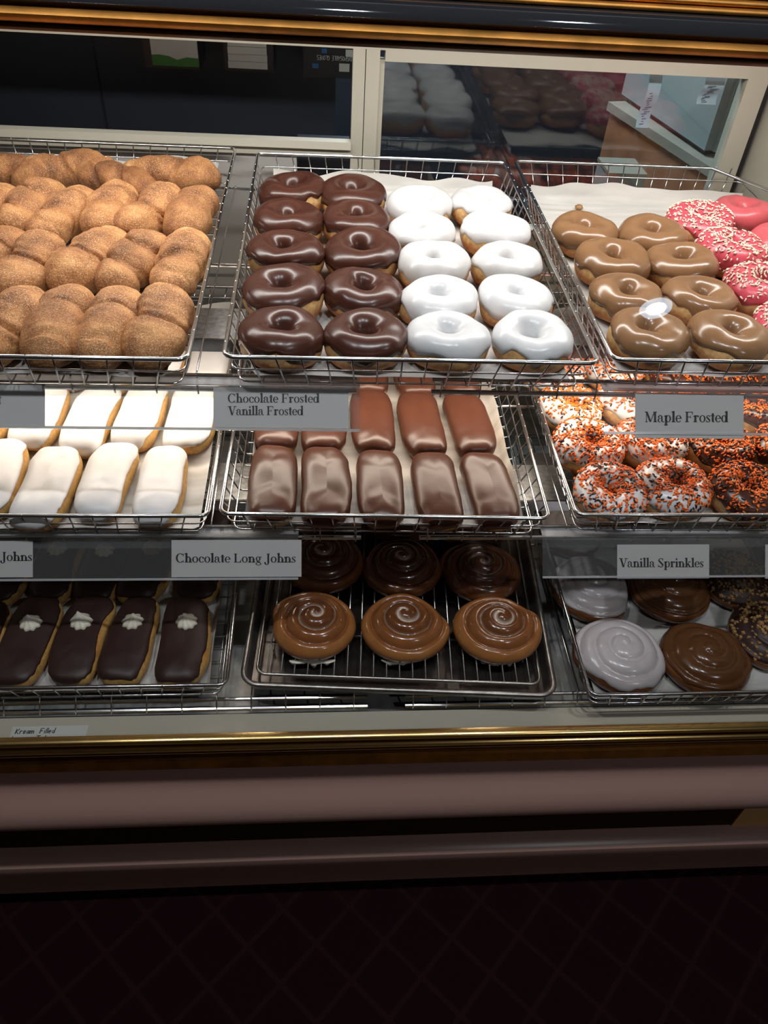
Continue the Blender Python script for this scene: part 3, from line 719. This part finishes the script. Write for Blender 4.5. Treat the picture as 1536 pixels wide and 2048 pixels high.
# cinnamon twists
tp = [inst(make_twist(s).mesh('cinnamon_twist', M_cinn), 'cinnamon_twist') for s in range(201, 209)]
tw = []
cols = [-.572, -.510, -.4455, -.384, -.321, -.259, -.199]
for c, x in enumerate(cols):
    for r_, y in enumerate([.872, 1.042, 1.212]):
        tw.append((x+[0, -.008, 0][r_]*(c < 4)+rnd.uniform(-.004, .004)+(.004 if r_ == 1 and c == 6 else 0), y+[.0, -.006, .004, -.012, .008, .004, .010][c]*(1 if r_ else .6), rnd.uniform(-20, 2) if c < 6 else rnd.uniform(-8, 4), 0,
                   'cinnamon sugar twist, %s, column %s' % (['front row', 'middle row', 'third row'][r_], ['at the left end', 'second from left', 'third from left', 'fourth from left', 'third from right', 'second from right', 'nearest the right basket side'][c])))
for k, (x, y, a, lab) in enumerate([(-.252, 1.374, 84, 'cinnamon sugar twist lying crosswise in the back right corner'), (-.335, 1.340, 62, 'cinnamon sugar twist lying crosswise at the back, second from right'),
                           (-.422, 1.382, 94, 'smooth cinnamon sugar twist lying crosswise along the back rim'), (-.520, 1.372, 78, 'cinnamon sugar twist lying crosswise at the back left')]):
    tw.append((x, y, a, 0, lab))
for k, (x, y, a, dz, lab) in enumerate(tw):
    o = copy_tree(tp[k % 8]); o.location = (x, y, CH+FZ1+dz); o.rotation_euler = (rnd.uniform(-.03, .03)*0, 0, math.radians(a)); s = rnd.uniform(.97, 1.05); o.scale = (s, s*rnd.uniform(.98, 1.03), s*1.04)
    tag(o, lab, 'twist donut', 'cinnamon sugar twists')
for o in tp: bpy.data.objects.remove(o)
# loose crumb
m = MB(); m.grid(lambda i, j: (Vector((math.cos(2*PI*i/14)*math.sin(PI*j/8), math.sin(2*PI*i/14)*math.sin(PI*j/8), -math.cos(PI*j/8)))*.006*(1+.35*noise.noise(Vector((i*.9, j*.9, 0))))), 14, 9, True)
o = m.build('crumb', M_nut); p = onz(1158, 414, ZF1+.005); o.location = p; o.scale = (1.2, 1, .7); tag(o, 'small brown crumb on bare white paper behind the maple donuts', 'crumb')

# ------------------------------------------------------------------ sheet pan, cooling rack, cinnamon rolls
YAW = math.radians(-3.6)
pc = Vector((.138, .985, CH-1.0025)); pw, pd, ph_ = .234, .332, .025
t = thing('sheet_pan', pc, YAW, 'worn aluminium sheet pan under the cinnamon rolls', 'sheet pan')
m = MB(); lo = round_rect(-pw+.012, pw-.012, -pd+.012, pd-.012, .014, .001, 5); n_ = len(lo); V = [(0, 0, .001)]+lo; m.add(V, [(0, 1+i, 1+(i+1) % n_) for i in range(n_)]); m.build('pan_floor', M_pan_in, t)
m = MB(); rings = [lo, round_rect(-pw+.006, pw-.006, -pd+.006, pd-.006, .020, ph_*.8, 5), round_rect(-pw+.005, pw-.005, -pd+.005, pd-.005, .020, ph_, 5), round_rect(-pw, pw, -pd, pd, .025, ph_+.001, 5),
       round_rect(-pw-.003, pw+.003, -pd-.003, pd+.003, .028, ph_-.002, 5), round_rect(-pw-.001, pw+.001, -pd-.001, pd+.001, .026, ph_-.005, 5), round_rect(-pw+.009, pw-.009, -pd+.009, pd-.009, .014, -.0005, 5)]
m.grid(lambda i, j: rings[j][i], n_, len(rings), True); m.build('pan_wall', M_pan, t)
t = thing('cooling_rack', pc+Vector((0, 0, .0018)), YAW, 'steel cooling rack standing in the sheet pan', 'cooling rack')
rw, rd, rh = .214, .308, .016
m = MB(); m.tube(round_rect(-rw, rw, -rd, rd, .014, rh, 4), .0026, 8, True); m.build('rack_frame', M_rack, t)
m = MB()
for i in range(21):
    x = -rw+.016+(2*rw-.032)*i/20; m.tube([(x, -rd, rh), (x, rd, rh)], .0014, 6)
m.build('rack_bars', M_rack, t)
m = MB()
for i in range(4):
    y = -rd+.08+(2*rd-.16)*i/3; m.tube([(-rw, y, rh-.003), (rw, y, rh-.003)], .0017, 6)
m.build('cross_bars', M_rack, t)
for sx in (-1, 1):
    for sy in (-1, 1):
        m = MB(); m.tube([(sx*(rw-.02), sy*(rd-.05), rh-.003), (sx*(rw-.02), sy*(rd-.05), .001)], .002, 6); m.build('foot', M_rack, t)
zr = CH-1.0025+.0018+rh+.0018
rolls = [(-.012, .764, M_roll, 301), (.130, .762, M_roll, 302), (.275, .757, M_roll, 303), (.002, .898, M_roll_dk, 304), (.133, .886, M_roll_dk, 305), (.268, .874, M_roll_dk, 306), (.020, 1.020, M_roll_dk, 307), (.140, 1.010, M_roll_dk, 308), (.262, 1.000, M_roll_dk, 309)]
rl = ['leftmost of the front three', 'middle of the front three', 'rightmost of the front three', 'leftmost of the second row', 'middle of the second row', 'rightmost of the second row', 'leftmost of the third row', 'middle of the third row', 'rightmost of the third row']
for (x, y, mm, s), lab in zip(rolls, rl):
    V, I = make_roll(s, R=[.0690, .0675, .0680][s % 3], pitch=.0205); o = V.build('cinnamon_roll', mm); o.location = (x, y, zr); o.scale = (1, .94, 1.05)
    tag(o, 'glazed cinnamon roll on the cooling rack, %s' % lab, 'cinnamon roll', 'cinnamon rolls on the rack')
def drip(x, y, wdt, seed, lab):
    """blob of set glaze hanging on the rack bars"""
    r_ = random.Random(seed); m = MB(); k = 26
    top_ = [(-wdt/2+wdt*i/k) for i in range(k+1)]
    V = []
    for q, x_ in enumerate(top_):
        e_ = math.sin(PI*min(1, max(0, (q+.3)/(k+.6))))**.5; dl = (.002+.020*max(0, noise.noise(Vector((x_*95+seed*3.3, 0, 0))))+.006*abs(noise.noise(Vector((x_*260+seed, 1, 0)))))*e_; yo = .004*noise.noise(Vector((x_*60+seed, 5, 0)))
        V += [(x_, yo-.004*e_, .0012*e_), (x_, yo-.0055*e_, -.001*e_), (x_, yo-.004*e_-dl*.2, -dl), (x_, yo+.002, -dl*.8), (x_, yo+.004*e_, .0012*e_)]
    F = []
    for q in range(k):
        for j in range(5): F.append((q*5+j, q*5+(j+1) % 5, q*5+5+(j+1) % 5, q*5+5+j))
    F += [(4, 3, 2, 1, 0), tuple(k*5+j for j in range(5))]
    m.add(V, F); o = m.build('glaze_drip', M_cream); o.location = (x, y, zr-.0005); tag(o, lab, 'glaze drip', 'white glaze drips under the rolls')
for x, wdt, s, lab in ((-.012, .07, 1, 'white glaze drip under the front left cinnamon roll'), (.118, .05, 2, 'white glaze drip under the front middle cinnamon roll'), (.276, .06, 3, 'white glaze drip under the front right cinnamon roll')):
    drip(x, .712-.02*x, wdt, s, lab)
# iced rolls in the bottom right basket
def iced_roll(name, x, y, seed, icing, R, ice, lab, group, cat='iced roll', nuts=False, pitch=.022):
    V, I = make_roll(seed, R=R, h=.047, ice=ice, pitch=pitch); t = thing(name, (x, y, CH+FZ3), 0, lab, cat, group)
    V.build('dough', M_roll_dk if not nuts else M_roll_dk, t); ic = I.build('icing', icing, t)
    if nuts:
        r_ = random.Random(seed); m = MB(); vs = I.v
        for k in range(420):
            p = Vector(vs[r_.randrange(len(vs))])
            if p.z < .019: continue
            n = Vector((p.x*8, p.y*8, 1)).normalized(); c = p+n*.0008; s = r_.uniform(.0016, .0034); V_ = []
            for sx in (-1, 1):
                for sy in (-1, 1):
                    for sz in (-1, 1): V_.append(c+Vector((sx*s*r_.uniform(.4, 1), sy*s*r_.uniform(.4, 1), sz*s*r_.uniform(.4, .9))))
            m.add(V_, [(0, 1, 3, 2), (4, 6, 7, 5), (0, 4, 5, 1), (2, 3, 7, 6), (0, 2, 6, 4), (1, 5, 7, 3)])
        o = m.build('chopped_nuts', M_nut, ic, False); o['kind'] = 'stuff'
iced_roll('vanilla_iced_roll', .466, .706, 401, M_white_roll, .0705, .97, 'white iced spiral roll at the front of the bottom right basket', 'white iced rolls')
iced_roll('vanilla_iced_roll', .456, .850, 402, M_white_roll, .068, .95, 'white iced spiral roll behind the front white roll', 'white iced rolls')
iced_roll('vanilla_iced_roll', .452, .985, 403, M_white_roll, .060, .95, 'white iced spiral roll in the third row, behind the price label', 'white iced rolls')
iced_roll('caramel_iced_roll', .598, .704, 404, M_maple_roll, .070, .95, 'brown caramel iced roll in the front row beside the white one', 'caramel iced rolls')
iced_roll('caramel_iced_roll', .588, .846, 405, M_maple_roll, .068, .92, 'brown caramel iced roll in the second row under the label strip', 'caramel iced rolls')
iced_roll('caramel_iced_roll', .580, .980, 406, M_maple_roll, .060, .95, 'brown caramel iced roll in the third row, hidden by the label strip', 'caramel iced rolls')
iced_roll('nut_topped_roll', .728, .745, 407, M_choc_dk, .066, .97, 'dark iced roll covered in chopped nuts, front row at the right edge', 'nut topped rolls', 'nut roll', True)
iced_roll('nut_topped_roll', .716, .868, 408, M_choc_dk, .064, .97, 'dark iced roll covered in chopped nuts, second row', 'nut topped rolls', 'nut roll', True)

# ------------------------------------------------------------------ lettering (bold serif glyphs from stems, serifs and bowls)
class Glyphs:
    T, H = .155, .052                                   # stem and hairline
    def __init__(s): s.v = []; s.f = []
    def poly(s, pts):
        o = len(s.v); s.v += pts; s.f.append(tuple(range(o, o+len(pts))))
    def rect(s, x0, y0, x1, y1): s.poly([(x0, y0), (x1, y0), (x1, y1), (x0, y1)])
    def stem(s, x, y0, y1, w=None, bot=True, top='serif'):
        w = w or s.T; s.rect(x, y0, x+w, y1)
        if bot: s.rect(x-.06, y0, x+w+.06, y0+s.H)
        if top == 'serif': s.rect(x-.06, y1-s.H, x+w+.06, y1)
        if top == 'flag': s.poly([(x-.07, y1-.075), (x, y1-.11), (x+w, y1), (x+w-.03, y1+.005), (x-.07, y1-.04)])
    def ring(s, cx, cy, rx, ry, t=None, h=None, a0=0, a1=360, n=28):
        t = t or s.T; h = h or s.H
        for i in range(n):
            A, B = math.radians(a0+(a1-a0)*i/n), math.radians(a0+(a1-a0)*(i+1)/n)
            s.poly([(cx+rx*math.cos(A), cy+ry*math.sin(A)), (cx+rx*math.cos(B), cy+ry*math.sin(B)), (cx+(rx-t)*math.cos(B), cy+(ry-h)*math.sin(B)), (cx+(rx-t)*math.cos(A), cy+(ry-h)*math.sin(A))])
    def line(s, x0, y0, x1, y1, w):
        s.poly([(x0-w/2, y0), (x0+w/2, y0), (x1+w/2, y1), (x1-w/2, y1)])
    def dot(s, x, y, r): s.poly([(x+r*math.cos(2*PI*i/14), y+r*math.sin(2*PI*i/14)) for i in range(14)])
    def glyph(s, ch, x):
        g = Glyphs(); T, H, XH, CP, AS = s.T, s.H, .46, .70, .74; adv = .5
        if ch == ' ': return .24
        if ch == 'C': g.ring(.37, .35, .34, .365, .145, .045, 42, 318); g.rect(.60, .47, .64, .70); g.rect(.60, .0, .64, .20); adv = .70
        elif ch == 'F': g.stem(.09, 0, CP, .14); g.rect(.09, CP-.05, .58, CP); g.poly([(.50, CP), (.58, CP), (.60, CP-.20), (.565, CP-.20)]); g.rect(.2, .33, .43, .375); g.rect(.41, .26, .45, .45); adv = .63
        elif ch == 'V': g.line(.14, CP, .37, 0, .16); g.line(.60, CP, .38, 0, .06); g.rect(-.02, CP-H, .32, CP); g.rect(.46, CP-H, .74, CP); adv = .70
        elif ch == 'M': g.stem(.10, 0, CP, .05, True, None); g.stem(.68, 0, CP, .15); g.line(.13, CP, .42, .02, .15); g.line(.71, CP, .42, .02, .06); g.rect(.0, CP-H, .2, CP); adv = .92
        elif ch == 'L': g.stem(.09, 0, CP, .14); g.rect(.09, 0, .58, .05); g.poly([(.58, .22), (.54, .22), (.48, .0), (.58, 0)]); adv = .62
        elif ch == 'J': g.stem(.20, .0, CP, .14, False); g.ring(.15, .0, .19, .19, .12, .045, 180, 360); g.dot(.02, -.02, .065); adv = .44
        elif ch == 'S': g.ring(.27, .52, .22, .19, .09, .05, 25, 200); g.ring(.27, .18, .23, .19, .09, .05, -155, 25); g.poly([(.06, .46), (.17, .55), (.49, .24), (.40, .14)]); g.rect(.43, .50, .47, .71); g.rect(.03, 0, .07, .21); adv = .54
        elif ch == 'h': g.stem(.07, 0, AS, None, True, 'flag'); g.ring(.29, XH-.17, .19, .18, .115, .06, 0, 165); g.stem(.36, 0, XH-.16, None, True, None); adv = .57
        elif ch == 'n': g.stem(.07, 0, XH, None, True, 'flag'); g.ring(.29, XH-.17, .19, .18, .115, .06, 0, 165); g.stem(.36, 0, XH-.16, None, True, None); adv = .57
        elif ch == 'o': g.ring(.25, .23, .235, .242, .12, .04); adv = .50
        elif ch == 'c': g.ring(.24, .23, .225, .242, .12, .04, 50, 325); g.dot(.37, .35, .065); adv = .43
        elif ch == 'e': g.ring(.24, .23, .225, .242, .12, .04, 0, 322); g.rect(.08, .225, .46, .265); adv = .46
        elif ch == 'l': g.stem(.07, 0, AS, None, True, 'flag'); adv = .28
        elif ch == 'i': g.stem(.07, 0, XH, None, True, 'flag'); g.dot(.13, .63, .075); adv = .28
        elif ch == 't': g.stem(.08, .06, .60, None, False, None); g.rect(.0, XH-.045, .30, XH); g.ring(.20, .11, .12, .12, .10, .05, 180, 320); adv = .31
        elif ch == 'r': g.stem(.07, 0, XH, None, True, 'flag'); g.ring(.30, XH-.16, .14, .16, .05, .05, 70, 180); g.dot(.34, XH-.07, .068); adv = .42
        elif ch == 's': g.ring(.17, .34, .14, .125, .065, .04, 20, 200); g.ring(.18, .12, .15, .13, .07, .04, -160, 20); g.poly([(.035, .30), (.11, .37), (.33, .17), (.25, .09)]); g.rect(.28, .33, .315, .46); g.rect(.02, 0, .055, .14); adv = .36
        elif ch == 'd': g.ring(.22, .23, .21, .242, .12, .04); g.stem(.335, 0, AS, None, False, 'flag'); g.rect(.335, 0, .52, H); adv = .54
        elif ch == 'a': g.ring(.21, XH-.14, .18, .155, .115, .045, 0, 150); g.dot(.09, .34, .062); g.rect(.275, .04, .39, XH-.14); g.ring(.18, .13, .165, .145, .11, .04, 60, 300); g.ring(.43, .09, .10, .10, .08, .05, 190, 330); adv = .49
        elif ch == 'p': g.stem(.07, -.22, XH, None, True, 'flag'); g.ring(.31, .23, .21, .242, .12, .04); adv = .55
        elif ch == 'k': g.stem(.07, 0, AS, None, True, 'flag'); g.line(.20, .18, .42, XH, .07); g.line(.27, .28, .46, 0, .15); g.rect(.33, XH-H, .53, XH); g.rect(.36, 0, .56, H); adv = .56
        elif ch == 'g': g.ring(.22, .29, .19, .18, .11, .04); g.ring(.24, -.10, .22, .13, .08, .045); g.poly([(.06, .08), (.12, .14), (.40, .06), (.36, -.02)]); g.rect(.34, .40, .50, .46); adv = .50
        for q in g.f: s.poly([(g.v[i][0]+x, g.v[i][1]) for i in q])
        return adv
def text_width(txt, sp=0):
    g = Glyphs(); x = 0
    for ch in txt: x += g.glyph(ch, x)+sp
    return x
def text_mesh(txt, x0, x1, base, yscale):
    """verts in the (x, z) plane of a label, fitted between x0 and x1 on the baseline"""
    g = Glyphs(); x = 0
    for ch in txt: x += g.glyph(ch, x)
    k = (x1-x0)/x
    return [(x0+a*k, 0, base+b_*yscale) for a, b_ in g.v], g.f

# ------------------------------------------------------------------ label strips clipped on the lower front rods
TU = Vector((0, .684, .729)); TN = Vector((0, -.729, .684))          # up along the plate, and the plate's front normal
def strip(x0, x1, yr, zr_, label, hp=.056):
    """clear price strip hung on the rod (yr, zr_), its plate leaning towards the customer"""
    t = thing('label_strip', ((x0+x1)/2, yr, CH+zr_), 0, label, 'label strip', 'clear acrylic label strips'); hw = (x1-x0)/2
    def q(d, n): return (-.012-TU.y*d+TN.y*n, .0142-TU.z*d+TN.z*n)
    m = MB(); m.prism([(.011, .0134), (.011, .0152), (-.0125, .0152), (-.0125, .0134)], -hw, hw); m.build('top_ledge', M_acryl_top, t, False)
    m = MB(); m.prism([q(0, 0), q(0, .0018), q(hp-.003, .0018), q(hp-.003, 0)], -hw, hw); m.build('front_plate', M_acryl, t, False)
    m = MB(); m.prism([q(.003, -.0022), q(.003, -.0034), q(hp*.27, -.0034), q(hp*.27, -.0022)], -hw, hw); m.build('back_plate', M_acryl, t, False)
    m = MB(); m.prism([q(hp-.003, 0), q(hp-.003, .0040), q(hp, .0040), q(hp, 0)], -hw, hw); m.build('bottom_lip', M_acryl_top, t, False)
    return t
def card(px0, px1, py0, py1, yr, zr_, lines, label, name='price_label'):
    """paper card standing on the lip in front of the plate; lines = (text, px0, px1, baseline py, cap height px)"""
    P0 = Vector((0, yr-.012, zr_+.0142))+TN*.0024
    def hit(px, py):
        d = ray(px, py); k = P0.dot(TN)/d.dot(TN); p = d*k; return Vector((p.x, (p-P0).dot(TU)))
    mx, my = (px0+px1)/2, (py0+py1)/2
    a, c = hit(px0, my), hit(px1, my); zt2, zb2 = hit(mx, py0).y, hit(mx, py1).y; cx = (a.x+c.x)/2
    t = thing(name, (cx, P0.y+TU.y*zb2, CH+P0.z+TU.z*zb2), 0, label, 'label', 'printed price labels')
    t.rotation_euler = (-math.atan2(TU.y, TU.z), 0, 0)
    m = MB(); m.box((a.x-cx, -.0005, 0), (c.x-cx, 0, zt2-zb2)); pp_ = m.build('paper', M_label, t, False)
    if lines:
        m = MB()
        for txt, q0, q1, py, cap in lines:
            A = hit(q0, py); B = hit(q1, py); ys = (hit(q0, py-cap).y-A.y)/.70
            V, F = text_mesh(txt, A.x-cx, B.x-cx, A.y-zb2, ys); sl = (B.y-A.y)/(B.x-A.x)
            m.add([(x, -.0008, z+sl*(x-A.x+cx)) for x, y, z in V], F)
        m.build('lettering', M_ink, pp_, False)
strip(-.75, .049, .828, -.570, 'clear acrylic label strip under the cinnamon twist and chocolate donut baskets')
strip(.361, .805, .828, -.570, 'clear acrylic label strip under the maple donut basket')
strip(-.75, -.031, .792, -.798, 'clear acrylic label strip under the white long johns', .0605)
strip(.319, .805, .792, -.798, 'clear acrylic label strip under the orange sprinkle donuts', .0605)
card(-70, 90, 767, 854, .828, -.570, [('t', -8, 4, 808, 20)], 'grey paper label cut by the left picture edge under the cinnamon twists')
card(427, 697, 776, 856, .828, -.570, [('Chocolate Frosted', 455, 639, 805.5, 18), ('Vanilla Frosted', 456, 607, 830.5, 18)], 'paper label reading Chocolate Frosted Vanilla Frosted')
card(1270, 1487, 790, 877, .828, -.570, [('Maple Frosted', 1289, 1456, 844.5, 21)], 'paper label reading Maple Frosted')
card(-120, 66, 1082, 1155, .792, -.798, [('Johns', 2, 65, 1122, 18)], 'paper label ending in Johns at the left picture edge')
card(343, 603, 1080, 1154, .792, -.798, [('Chocolate Long Johns', 351, 592, 1125, 18)], 'paper label reading Chocolate Long Johns')
card(1234, 1418, 1089, 1157, .792, -.798, [('Vanilla Sprinkles', 1238, 1407, 1134.5, 18)], 'paper label reading Vanilla Sprinkles')
card(1530, 1600, 1089, 1157, .792, -.798, [], 'paper label just entering at the right picture edge')

# handwritten card on the ledge
HW = {'K': [[(0, 0), (.02, .7)], [(.35, .7), (.03, .32), (.4, 0)]], 'r': [[(0, .42), (.03, 0)], [(.03, .28), (.14, .42), (.28, .42)]], 'e': [[(.02, .22), (.3, .24), (.26, .4), (.12, .43), (.02, .25), (.08, .03), (.3, .05)]],
      'a': [[(.3, .4), (.12, .42), (.02, .2), (.1, .02), (.28, .15), (.3, .42), (.33, 0)]], 'm': [[(0, .42), (.02, 0)], [(.02, .3), (.12, .42), (.2, .35), (.2, 0)], [(.2, .3), (.32, .42), (.4, .34), (.41, 0)]],
      'F': [[(.02, 0), (.02, .7), (.4, .72)], [(.02, .38), (.3, .4)]], 'i': [[(.05, .42), (.06, 0)], [(.05, .58), (.07, .62)]], 'l': [[(.05, .75), (.06, 0)]], 'd': [[(.3, .3), (.14, .4), (.03, .18), (.12, .02), (.3, .16)], [(.32, .78), (.32, 0)]],
      'L': [[(.03, .7), (.02, .0), (.38, .02)]], 'o': [[(.16, .42), (.02, .2), (.15, 0), (.3, .2), (.16, .42)]], 'n': [[(0, .42), (.02, 0)], [(.02, .3), (.16, .42), (.27, .32), (.28, 0)]], 'g': [[(.28, .38), (.1, .4), (.04, .18), (.16, .06), (.28, .2), (.3, .42), (.28, -.2), (.05, -.2)]],
      'J': [[(.0, .7), (.4, .7)], [(.22, .7), (.22, .05), (.1, -.02), (.0, .1)]], 'h': [[(.02, .75), (.03, 0)], [(.03, .28), (.16, .4), (.27, .3), (.28, 0)]], 's': [[(.26, .4), (.06, .38), (.05, .26), (.24, .18), (.2, .02), (.02, .04)]]}
pa, pb = onz(24, 1476, -1.0295), onz(165, 1476, -1.0295); pt_ = onz(178, 1450, -1.0295)
t = thing('handwritten_card', ((pa.x+pb.x)/2, .6125, CH-1.0308), 0, 'small white handwritten card reading Kream Filled Long Johns on the ledge', 'card')
cw = (pb.x-pa.x)/2+.004; chh = pt_.y-.6125
m = MB(); m.prism([(0, 0), (chh, 0), (chh, .0006), (0, .0006)], -cw, cw); m.build('paper', mat('white_card', (.78, .78, .74), .5), t, False); pp_ = t.children[0]
m = MB()
def hand(txt, x, y, k, ky, gap=.12):
    for ch in txt:
        if ch == ' ': x += .42*k; continue
        wd = max(p_[0] for st in HW[ch] for p_ in st)
        for st in HW[ch]: m.tube([(x+p_[0]*k+.1*p_[1]*k, y+p_[1]*ky, .0008) for p_ in st], .00060, 5)
        x += (wd+gap)*k
hand('Kream', -cw+.006, chh*.52, .0115, .0115); hand('Filled', -cw+.040, chh*.52, .0112, .0115); hand('Long', -cw+.003, .0015, .0125, .011); hand('Johns', -cw+.037, .0015, .0125, .011)
m.build('handwriting', M_pen, pp_)

# ------------------------------------------------------------------ behind the rear doors
b = MB(); b.box((-1.3, 1.80, .6), (.03, 1.83, 1.75)); o = b.build('black_cabinet', M_dark, None, False); tag(o, 'black cabinet front seen through the open rear of the case', 'cabinet')
zt_, zb_ = CH-.30, CH-.56
b = MB(); b.prism([(1.796, CH-.62), (1.796, CH-.2), (1.8, CH-.2), (1.8, CH-.62)], ony(183, 72, 1.796).x-.002, ony(213, 250, 1.796).x+.002); o2 = b.build('door_seam', M_blackgloss, o, False)
def wallbox(px0, px1, py0, py1, name, label, cat):
    yq = 1.70; a = ony(px0, py0, yq); c = ony(px1, py1, yq); h_ = a.z+.05-c.z
    t = thing(name, ((a.x+c.x)/2, yq, c.z), 0, label, cat); w_ = (c.x-a.x)/2
    m = MB(); m.box((-w_, 0, 0), (w_, .099, h_)); m.build('carton', M_box, t, False)
    return t, w_, a.z-c.z
t, w_, h_ = wallbox(284, 400, 80, 140, 'tissue_box', 'dark carton with white and green printed front', 'box')
m = MB(); m.box((-w_*.72, -.001, .005), (w_*.98, 0, h_+.02)); m.build('white_front', M_tissue, t, False)
m = MB(); V = [(-w_*.72, .005), (w_*.98, .005), (w_*.98, .020), (w_*.55, .021), (w_*.2, .016), (-w_*.1, .022), (-w_*.45, .024), (-w_*.72, .023)]
m.add([(x, -.0015, z) for x, z in V], [tuple(range(len(V)))]); m.build('green_print', M_green, t, False)
t, w_, h_ = wallbox(446, 548, 88, 146, 'napkin_stack', 'dark holder with a stack of white papers', 'paper stack')
for i in range(5):
    m = MB(); m.box((-w_*.85+rnd.uniform(0, .002), -.002-rnd.uniform(0, .003), .006+i*.0125), (w_*.75+rnd.uniform(-.002, 0), 0, .006+i*.0125+.0118)); m.build('sheet_bundle', M_tissue, t, False)
t, w_, h_ = wallbox(606, 712, 90, 158, 'glove_box', 'black disposable gloves carton standing upside down', 'box')
m = MB(); m.box((-.034, -.001, .016), (-.022, 0, .024)); m.box((-.016, -.001, h_-.012), (-.006, 0, h_-.004)); m.build('blue_mark', M_blue, t, False)
m = MB(); m.box((.018, -.001, .012), (.038, 0, .026)); m.box((.030, -.001, h_-.016), (.049, 0, h_-.004)); m.build('white_sticker', M_tissue, t, False)
UC = {'D': [[(0, 0), (0, 1), (.35, .9), (.5, .5), (.35, .1), (0, 0)]], 'I': [[(.1, 0), (.1, 1)]], 'S': [[(.5, .85), (.25, 1), (0, .8), (.1, .55), (.45, .4), (.45, .1), (.2, 0), (0, .12)]], 'P': [[(0, 0), (0, 1), (.4, .95), (.5, .75), (.4, .5), (0, .48)]],
      'O': [[(.25, 1), (0, .7), (0, .3), (.25, 0), (.5, .3), (.5, .7), (.25, 1)]], 'A': [[(0, 0), (.27, 1), (.54, 0)], [(.1, .35), (.44, .35)]], 'B': [[(0, 0), (0, 1), (.4, .92), (.4, .58), (0, .52), (.5, .4), (.45, .06), (0, 0)]], 'L': [[(0, 1), (0, 0), (.45, 0)]],
      'E': [[(.45, 1), (0, 1), (0, 0), (.45, 0)], [(0, .5), (.4, .5)]], 'G': [[(.5, .85), (.25, 1), (0, .7), (0, .3), (.25, 0), (.5, .2), (.5, .45), (.3, .45)]], 'V': [[(0, 1), (.25, 0), (.5, 1)]]}
m = MB(); xx = .0; k_ = .0078
for ch in 'DISPOSABLE GLOVES':
    if ch == ' ': xx += .004; continue
    wd = max(p_[0] for st in UC[ch] for p_ in st)
    for st in UC[ch]: m.tube([(.042-(xx+p_[0]*k_*.82), -.0008, .0385-p_[1]*k_) for p_ in st], .00055, 4)
    xx += (wd*.82+.13)*k_
m.build('lettering', M_greytext, t)
# counter, machine and receipts seen through the rear door
A, B = onz(1225, 205, -.62), onz(1452, 350, -.62); d = (A-B); d.z = 0; ln = d.length; d.normalize(); nrm = Vector((d.y, -d.x, 0))
ang = math.atan2(d.y, d.x)
t = thing('service_counter', (B.x, B.y, 0), ang, 'brown wooden service counter behind the glass door', 'counter'); zt_ = CH-.62
# local x runs along the counter edge away from the case; local -y lies to the right, away from the visible wood front
m = MB(); m.box((-.06, -.55, .02), (ln+.0, 0, zt_-.022)); m.build('wood_front', M_wood, t, False)
m = MB(); m.box((-.07, -.56, zt_-.022), (ln+.01, .008, zt_)); m.build('counter_top', M_ctop, t, False)
p0 = onz(1405, 312, -.62); p1 = onz(1290, 232, -.62)
dd = p1-p0; dd.z = 0; a2 = math.atan2(dd.y, dd.x)
t2 = thing('ticket_machine', (p0.x, p0.y, zt_+.0005), a2, 'grey white machine standing on the wooden counter', 'machine')
m = MB(); m.box((0, -.22, .012), (dd.length+.15, 0, .32)); m.box((-.012, -.2, .012), (0, -.02, .30)); m.build('body', M_machine, t2, False)
m = MB(); m.box((.01, -.2, 0), (dd.length+.13, -.01, .012)); m.build('foot_plate', M_dark, t2, False)
m = MB(); m.box((-.016, -.22, .20), (dd.length+.15, .006, .215)); m.build('side_trim', M_ctop, t2, False)
def receipt(px0, px1, pytop, pybot, slant, dist, lab):
    yq = dist; a = ony(px0, pybot, yq); c = ony(px1, pybot, yq); tp_ = ony((px0+px1)/2+slant, pytop, yq)
    hh = tp_.z-a.z+.012; w_ = (c.x-a.x)/2; sl = (tp_.x-(a.x+c.x)/2)/(tp_.z-a.z)
    t = thing('receipt', ((a.x+c.x)/2, yq, a.z), 0, lab, 'receipt', 'paper receipts hanging behind the glass door')
    m = MB(); m.grid(lambda i, j: ((-w_+2*w_*i)+sl*hh*j/12, .006*math.sin(j*.6), hh*j/12), 2, 13); o = m.build('paper_strip', M_receipt, t); 
    m = MB(); r_ = random.Random(int(px0))
    for k in range(14):
        z_ = hh*(.06+.045*k); x0_ = -w_*.7+r_.uniform(0, w_*.5); x1_ = x0_+r_.uniform(.3, .9)*w_
        m.tube([(x0_+sl*z_, .006*math.sin(z_/hh*12*.6)-.0012, z_), (x1_+sl*z_, .006*math.sin(z_/hh*12*.6)-.0012, z_+.001)], .0007, 4)
    m.build('print_lines', mat('receipt_ink', (.16, .17, .24), .6), t)
receipt(1271, 1296, 160, 255, 28, 1.534, 'long white paper receipt hanging behind the door glass')
receipt(1393, 1432, 165, 208, 16, 1.534, 'short white paper receipt hanging right of the long one')
q0 = onz(1206, 404, -.80); q1 = onz(1300, 404, -.80)
t = thing('white_bin', ((q0.x+q1.x)/2-.005, q0.y-.01, 0), 0, 'pale bin standing beside the wooden counter', 'bin')
zb2 = CH-.71
m = MB(); m.box((-.085, -.05, .0), (.012, .06, zb2)); m.build('bin_body', M_machine, t, False)
m = MB(); m.box((-.087, -.052, zb2), (.014, .062, zb2+.008)); m.build('bin_lid', M_ctop, t, False)
